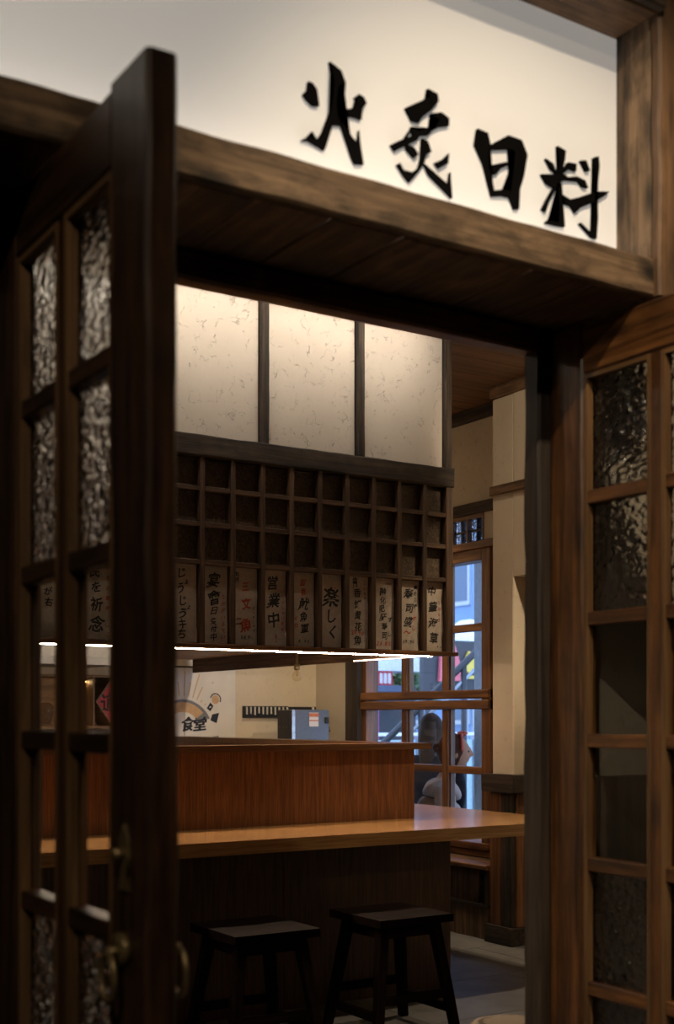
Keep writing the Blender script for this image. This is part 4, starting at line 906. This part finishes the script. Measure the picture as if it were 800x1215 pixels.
# handrail of an outdoor stair, column
hr = thing('stair_handrail', (7.2, 9.7, GZ), 'dark sloping stair handrail with posts outside the window', 'handrail')
p0, p1 = Vector((6.55, 10.05, 0.62)), Vector((8.0, 9.12, 2.32))
tube('rail', [p0, p1], 0.035, DARKS, hr); tube('rail', [p0+Vector((0, 0, -0.16)), p1+Vector((0, 0, -0.16))], 0.018, STEEL, hr)
for f in (0.18, 0.42, 0.66, 0.9):
    p = p0.lerp(p1, f); tube('baluster', [(p.x, p.y, GZ), p], 0.03, DARKS, hr)
oc = thing('street_column', (5.62, 6.80, GZ), 'pale blue grey steel column close outside the window', 'column')
box('shaft', (5.55, 5.68), (6.73, 6.87), (GZ, 2.84), plain('column_grey', (0.34, 0.40, 0.48), 0.5), oc, 0.01); box('base_plate', (5.50, 5.73), (6.68, 6.92), (GZ, GZ+0.03), STEEL, oc); box('cap_plate', (5.52, 5.71), (6.70, 6.90), (2.84, 2.86), STEEL, oc)
aw_ = thing('added_shade_awning', (5.5, 6.6, 2.75), 'unseen dark fabric awning added to shade the outdoor seats by the window', 'awning')  # added out of view to keep skylight off the seated people
AWN = plain('awning_cloth', (0.07, 0.075, 0.085), 0.9)
poly_prism('fabric', [(XW+0.145, 3.0), (6.35, 2.78), (6.35, 2.76), (XW+0.145, 2.98)], 4.6, 9.2, AWN, aw_)
box('valance', (6.35, 6.36), (4.6, 9.2), (2.70, 2.78), AWN, aw_)
for yy in (4.7, 6.9, 9.1): tube('arm', [(XW+0.145, yy, 2.60), (6.3, yy, 2.755)], 0.015, DARKS, aw_)
# balustrade and banners
ba = thing('glass_balustrade', (8.5, 13.0, GZ), 'low pale teal glass balustrade across the pavement', 'balustrade')
TEAL = plain('teal_glass', (0.42, 0.58, 0.62), 0.2)
for k in range(4):
    a = 7.4+k*0.9; box('panel', (a+0.03, a+0.87), (12.48, 12.5), (GZ+0.1, 0.95), TEAL, ba); box('post', (a-0.02, a+0.03), (12.45, 12.53), (GZ, 1.0), STEEL, ba)
box('handrail', (7.38, 11.0), (12.46, 12.52), (1.0, 1.04), WHP, ba)
for i, (a, c, colr, lb) in enumerate(((8.75, 13.0, (0.55, 0.10, 0.38), 'magenta banner on a pole beyond the balustrade'), (8.42, 13.1, (0.42, 0.16, 0.42), 'purple banner on a pole beyond the balustrade'))):
    t = thing('street_banner' if not i else 'street_banner.001', (a, c, GZ), lb, 'banner', 'street banners')
    tube('pole', [(a, c, GZ), (a, c, 1.48)], 0.018, STEEL, t); box('flag', (a+0.02, a+0.22), (c-0.005, c+0.005), (0.75, 1.42), plain('flag_%d' % i, colr, 0.7), t)

# ------------------------------------------------------------------ two people outside, behind the glass
def skin_mesh(name, joints, edges, mat, parent, centre, root=0, sub=2):
    me = bpy.data.meshes.new(name); me.from_pydata([j[0] for j in joints], edges, []); me.update()
    o = link(name, me, mat, parent, centre)
    sk = o.modifiers.new('skin', 'SKIN'); sk.use_smooth_shade = True
    for i, j in enumerate(joints):
        r = j[1]; me.skin_vertices[0].data[i].radius = (r, r) if isinstance(r, (int, float)) else r
    me.skin_vertices[0].data[root].use_root = True
    s = o.modifiers.new('smooth', 'SUBSURF'); s.levels = sub; s.render_levels = sub
    return o
def head_mesh(name, mat, parent, centre, h=0.225):
    """a face with brow, nose, lips, chin and ears, looking along +x"""
    bm = bmesh.new(); bmesh.ops.create_uvsphere(bm, u_segments=32, v_segments=24, radius=1.0)
    for v in bm.verts:
        x, y, z = v.co
        X, Y, Z = x*0.40*h*1.05, y*0.335*h, z*0.5*h
        if z < 0: X *= 1-0.12*z*z; Y *= 1-0.30*z*z
        if x < 0: X *= 1.12
        if x > 0.55:
            g = lambda zc, w, yw: math.exp(-((z-zc)/w)**2-(y/yw)**2)
            X += h*(0.115*g(-0.12, 0.13, 0.13)+0.05*g(0.08, 0.22, 0.10)+0.035*g(-0.42, 0.06, 0.28)+0.03*g(-0.52, 0.06, 0.26)+0.05*g(-0.78, 0.14, 0.3)+0.02*g(0.22, 0.08, 0.6))
            for s in (-1, 1): X -= h*0.04*math.exp(-((z-0.06)/0.12)**2-((y-s*0.38)/0.17)**2)
        v.co = (X, Y, Z)
    for s in (-1, 1):
        r = bmesh.ops.create_uvsphere(bm, u_segments=10, v_segments=8, radius=1.0)
        for v in r['verts']: v.co = Vector((v.co.x*0.075*h-0.03*h, v.co.y*0.035*h+s*0.345*h, v.co.z*0.14*h-0.03*h))
    return bm
SKIN = plain('skin', (0.30, 0.145, 0.085), 0.55, noise_amt=0.05); SKIN2 = plain('skin_tone', (0.22, 0.13, 0.09), 0.55, noise_amt=0.05)
SHIRT = plain('pinkish_cotton', (0.27, 0.20, 0.165), 0.9, noise_amt=0.06); JEANS = plain('dark_denim', (0.05, 0.06, 0.09), 0.9)
HAIR = plain('auburn_hair', (0.045, 0.014, 0.008), 0.6, noise_amt=0.4, scale=120); HAIRB = plain('brown_hair', (0.05, 0.03, 0.02), 0.6, noise_amt=0.4, scale=120)
JACKET = plain('black_jacket', (0.018, 0.018, 0.022), 0.85); SHOE = plain('shoe_black', (0.02, 0.02, 0.02), 0.6); FLOWER = plain('coral_band', (0.45, 0.10, 0.07), 0.7)
EYEM = plain('eye_dark', (0.02, 0.015, 0.012), 0.2)
for m_ in (SKIN, SKIN2, SHIRT, JEANS, HAIR, HAIRB, JACKET, FLOWER): m_.node_tree.nodes['Principled BSDF'].inputs['Specular IOR Level'].default_value = 0.04
def seated_person(name, label, sh, shirt, hairm, skin, long_sleeve, tail, lean=0.0):
    """sits on z = sh facing +x, built round the seat point"""
    t = thing(name, (0, 0, 0), label, 'person')
    z = sh
    J = [((0, 0, z+0.13), (0.09, 0.115)), ((-0.01, 0, z+0.28), (0.08, 0.10)), ((0.0, 0, z+0.42), (0.08, 0.11)), ((0.0, 0, z+0.50), (0.055, 0.07)), ((0.015, 0, z+0.55), 0.055), ((0.03, 0, z+0.62), 0.052), ((0.04, 0, z+0.68), 0.050)]
    E_ = [(0, 1), (1, 2), (2, 3), (3, 4), (4, 5), (5, 6)]
    for s in (-1, 1):
        k = len(J)
        J += [((0.0, s*0.15, z+0.47), 0.040), ((0.03, s*0.205, z+0.22), 0.040), ((0.20, s*0.15, z+0.12), 0.031), ((0.27, s*0.12, z+0.125), 0.024)]
        E_ += [(3, k), (k, k+1), (k+1, k+2), (k+2, k+3)]
        for q, (dy, l) in enumerate(((-0.030, 0.070), (-0.010, 0.082), (0.010, 0.078), (0.030, 0.062))):   # fingers resting on the thigh
            m_ = len(J); J += [((0.315, s*0.11+dy*0.8, z+0.125), 0.009), ((0.315+l*0.55, s*0.105+dy, z+0.118), 0.0085), ((0.315+l, s*0.10+dy, z+0.104), 0.0075)]
            E_ += [(k+3, m_), (m_, m_+1), (m_+1, m_+2)]
        m_ = len(J); J += [((0.285, s*0.075, z+0.125), 0.010), ((0.33, s*0.055, z+0.118), 0.0085)]; E_ += [(k+3, m_), (m_, m_+1)]
        k = len(J)
        J += [((0.04, s*0.09, z+0.075), 0.085), ((0.42, s*0.10, z+0.055), 0.060), ((0.40, s*0.10, z-0.20), 0.048), ((0.39, s*0.10, GZ+0.08), 0.034), ((0.47, s*0.11, GZ+0.035), 0.034), ((0.55, s*0.115, GZ+0.03), 0.026)]
        E_ += [(0, k), (k, k+1), (k+1, k+2), (k+2, k+3), (k+3, k+4), (k+4, k+5)]
    up = lambda p: (p[0]+lean*max(0, p[2]-z-0.15), p[1], p[2])
    J = [(up(p), r) for p, r in J]
    body = skin_mesh('body', J, E_, skin, t, (0, 0, 0))
    bm = head_mesh('head', skin, body, (0, 0, 0)); hc = Vector(up((0.055, 0, z+0.705)))
    head = link('head', from_bm('head', bm), skin, body, hc, True)
    for s in (-1, 1):
        lathe('eye', [(0, -0.008), (0.006, -0.005), (0.008, 0), (0.006, 0.005), (0, 0.008)], EYEM, head, hc+Vector((0.083, s*0.031, 0.008)), 8)
    # shirt: torso and sleeves, a little fuller than the body
    S = [((0, 0, z+0.14), (0.128, 0.165)), ((-0.015, 0, z+0.26), (0.145, 0.165)), ((-0.004, 0, z+0.40), (0.150, 0.175)), ((0.0, 0, z+0.49), (0.105, 0.12)), ((0.008, 0, z+0.54), (0.070, 0.075))]
    SE = [(0, 1), (1, 2), (2, 3), (3, 4)]
    for s in (-1, 1):
        k = len(S); S += [((0.0, s*0.165, z+0.465), 0.076), ((0.018, s*0.20, z+0.30), 0.072)]; SE += [(3, k), (k, k+1)]
        if long_sleeve: S += [((0.03, s*0.208, z+0.22), 0.052), ((0.20, s*0.15, z+0.122), 0.042)]; SE += [(k+1, k+2), (k+2, k+3)]
    S = [(up(p), r) for p, r in S]
    skin_mesh('shirt', S, SE, shirt, t, (0, 0, 0))
    Tj = [((0, 0, z+0.13), (0.12, 0.155))]; TE = []
    for s in (-1, 1):
        k = len(Tj); Tj += [((0.05, s*0.09, z+0.095), 0.088), ((0.425, s*0.10, z+0.055), 0.070), ((0.40, s*0.10, z-0.20), 0.060), ((0.39, s*0.10, GZ+0.10), 0.050)]; TE += [(0, k), (k, k+1), (k+1, k+2), (k+2, k+3)]
    skin_mesh('trousers', Tj, TE, JEANS, t, (0, 0, 0))
    for s in (-1, 1):
        skin_mesh('shoe', [((0.37, s*0.10, GZ+0.045), 0.042), ((0.46, s*0.108, GZ+0.042), 0.042), ((0.56, s*0.115, GZ+0.034), 0.034)], [(0, 1), (1, 2)], SHOE, t, (0, 0, 0))
    # hair cap: the skull behind the hairline
    bm = bmesh.new(); bmesh.ops.create_uvsphere(bm, u_segments=28, v_segments=20, radius=1.0)
    for v in bm.verts:
        x, y, zz = v.co; n = 1+0.03*noise.noise(Vector((x*9, y*9, zz*3)))
        v.co = Vector((x*0.104*n-0.028, y*0.089*n, zz*0.118*n+0.016))
    hair = link('hair', from_bm('hair', bm), hairm, t, hc, True)
    if tail == 'band':
        tube('hair_band', [hc+Vector((0.035, 0.088*math.cos(a), 0.012+0.116*abs(math.sin(a)))) for a in [math.pi*i/14 for i in range(15)]], 0.009, FLOWER, hair, 8)
        for q in range(7):
            a = 2*math.pi*q/7; lathe('band_petal', [(0, -0.012), (0.012, -0.005), (0.015, 0.003), (0, 0.012)], FLOWER, hair, hc+Vector((0.045+0.022*math.cos(a), 0.0+0.02*math.sin(a), 0.128+0.008*math.sin(a))), 8)
        lathe('bun', [(0, -0.035), (0.025, -0.028), (0.038, 0), (0.025, 0.028), (0, 0.035)], hairm, hair, hc+Vector((-0.12, 0, 0.03)), 14)
    else:
        tube('long_hair', [hc+Vector((-0.09, 0, 0.06)), hc+Vector((-0.125, 0, -0.06)), hc+Vector((-0.13, 0, -0.22)), hc+Vector((-0.12, 0, -0.36))], [0.06, 0.068, 0.055, 0.02], hairm, hair, 12)
    return t
def stool_for(name, x, y, sh, label, rz):
    t = thing(name, (x, y, GZ), label, 'stool', 'street stools')
    lathe('seat', [(0, 0), (0.16, 0), (0.17, 0.012), (0.16, 0.03), (0, 0.03)], W_win('x'), t, (x, y, sh-0.03), 20)
    for k in range(4):
        a = math.pi/4+k*math.pi/2; tube('leg', [(x+0.17*math.cos(a), y+0.17*math.sin(a), GZ), (x+0.11*math.cos(a), y+0.11*math.sin(a), sh-0.03)], 0.014, DARKS, t)
RZ = -YAW
p1_ = seated_person('person', 'person in a pale pinkish T-shirt with a coral hair band seated outside the window', 0.285, SHIRT, HAIR, SKIN, False, 'band', 0.12)
p1_.location = (5.055, 6.635, 0); p1_.rotation_euler = (0, 0, RZ)
stool_for('street_stool', 5.055, 6.635, 0.285, 'low round stool under the person in the pale T-shirt', 0)
p2_ = seated_person('person.001', 'person in black with long brown hair seated outside behind the one in the T-shirt', 0.42, JACKET, HAIRB, SKIN2, True, 'long')
p2_.location = (5.41, 7.19, 0); p2_.rotation_euler = (0, 0, RZ+1.2)
stool_for('street_stool.001', 5.41, 7.19, 0.42, 'round stool under the person in black', 0)
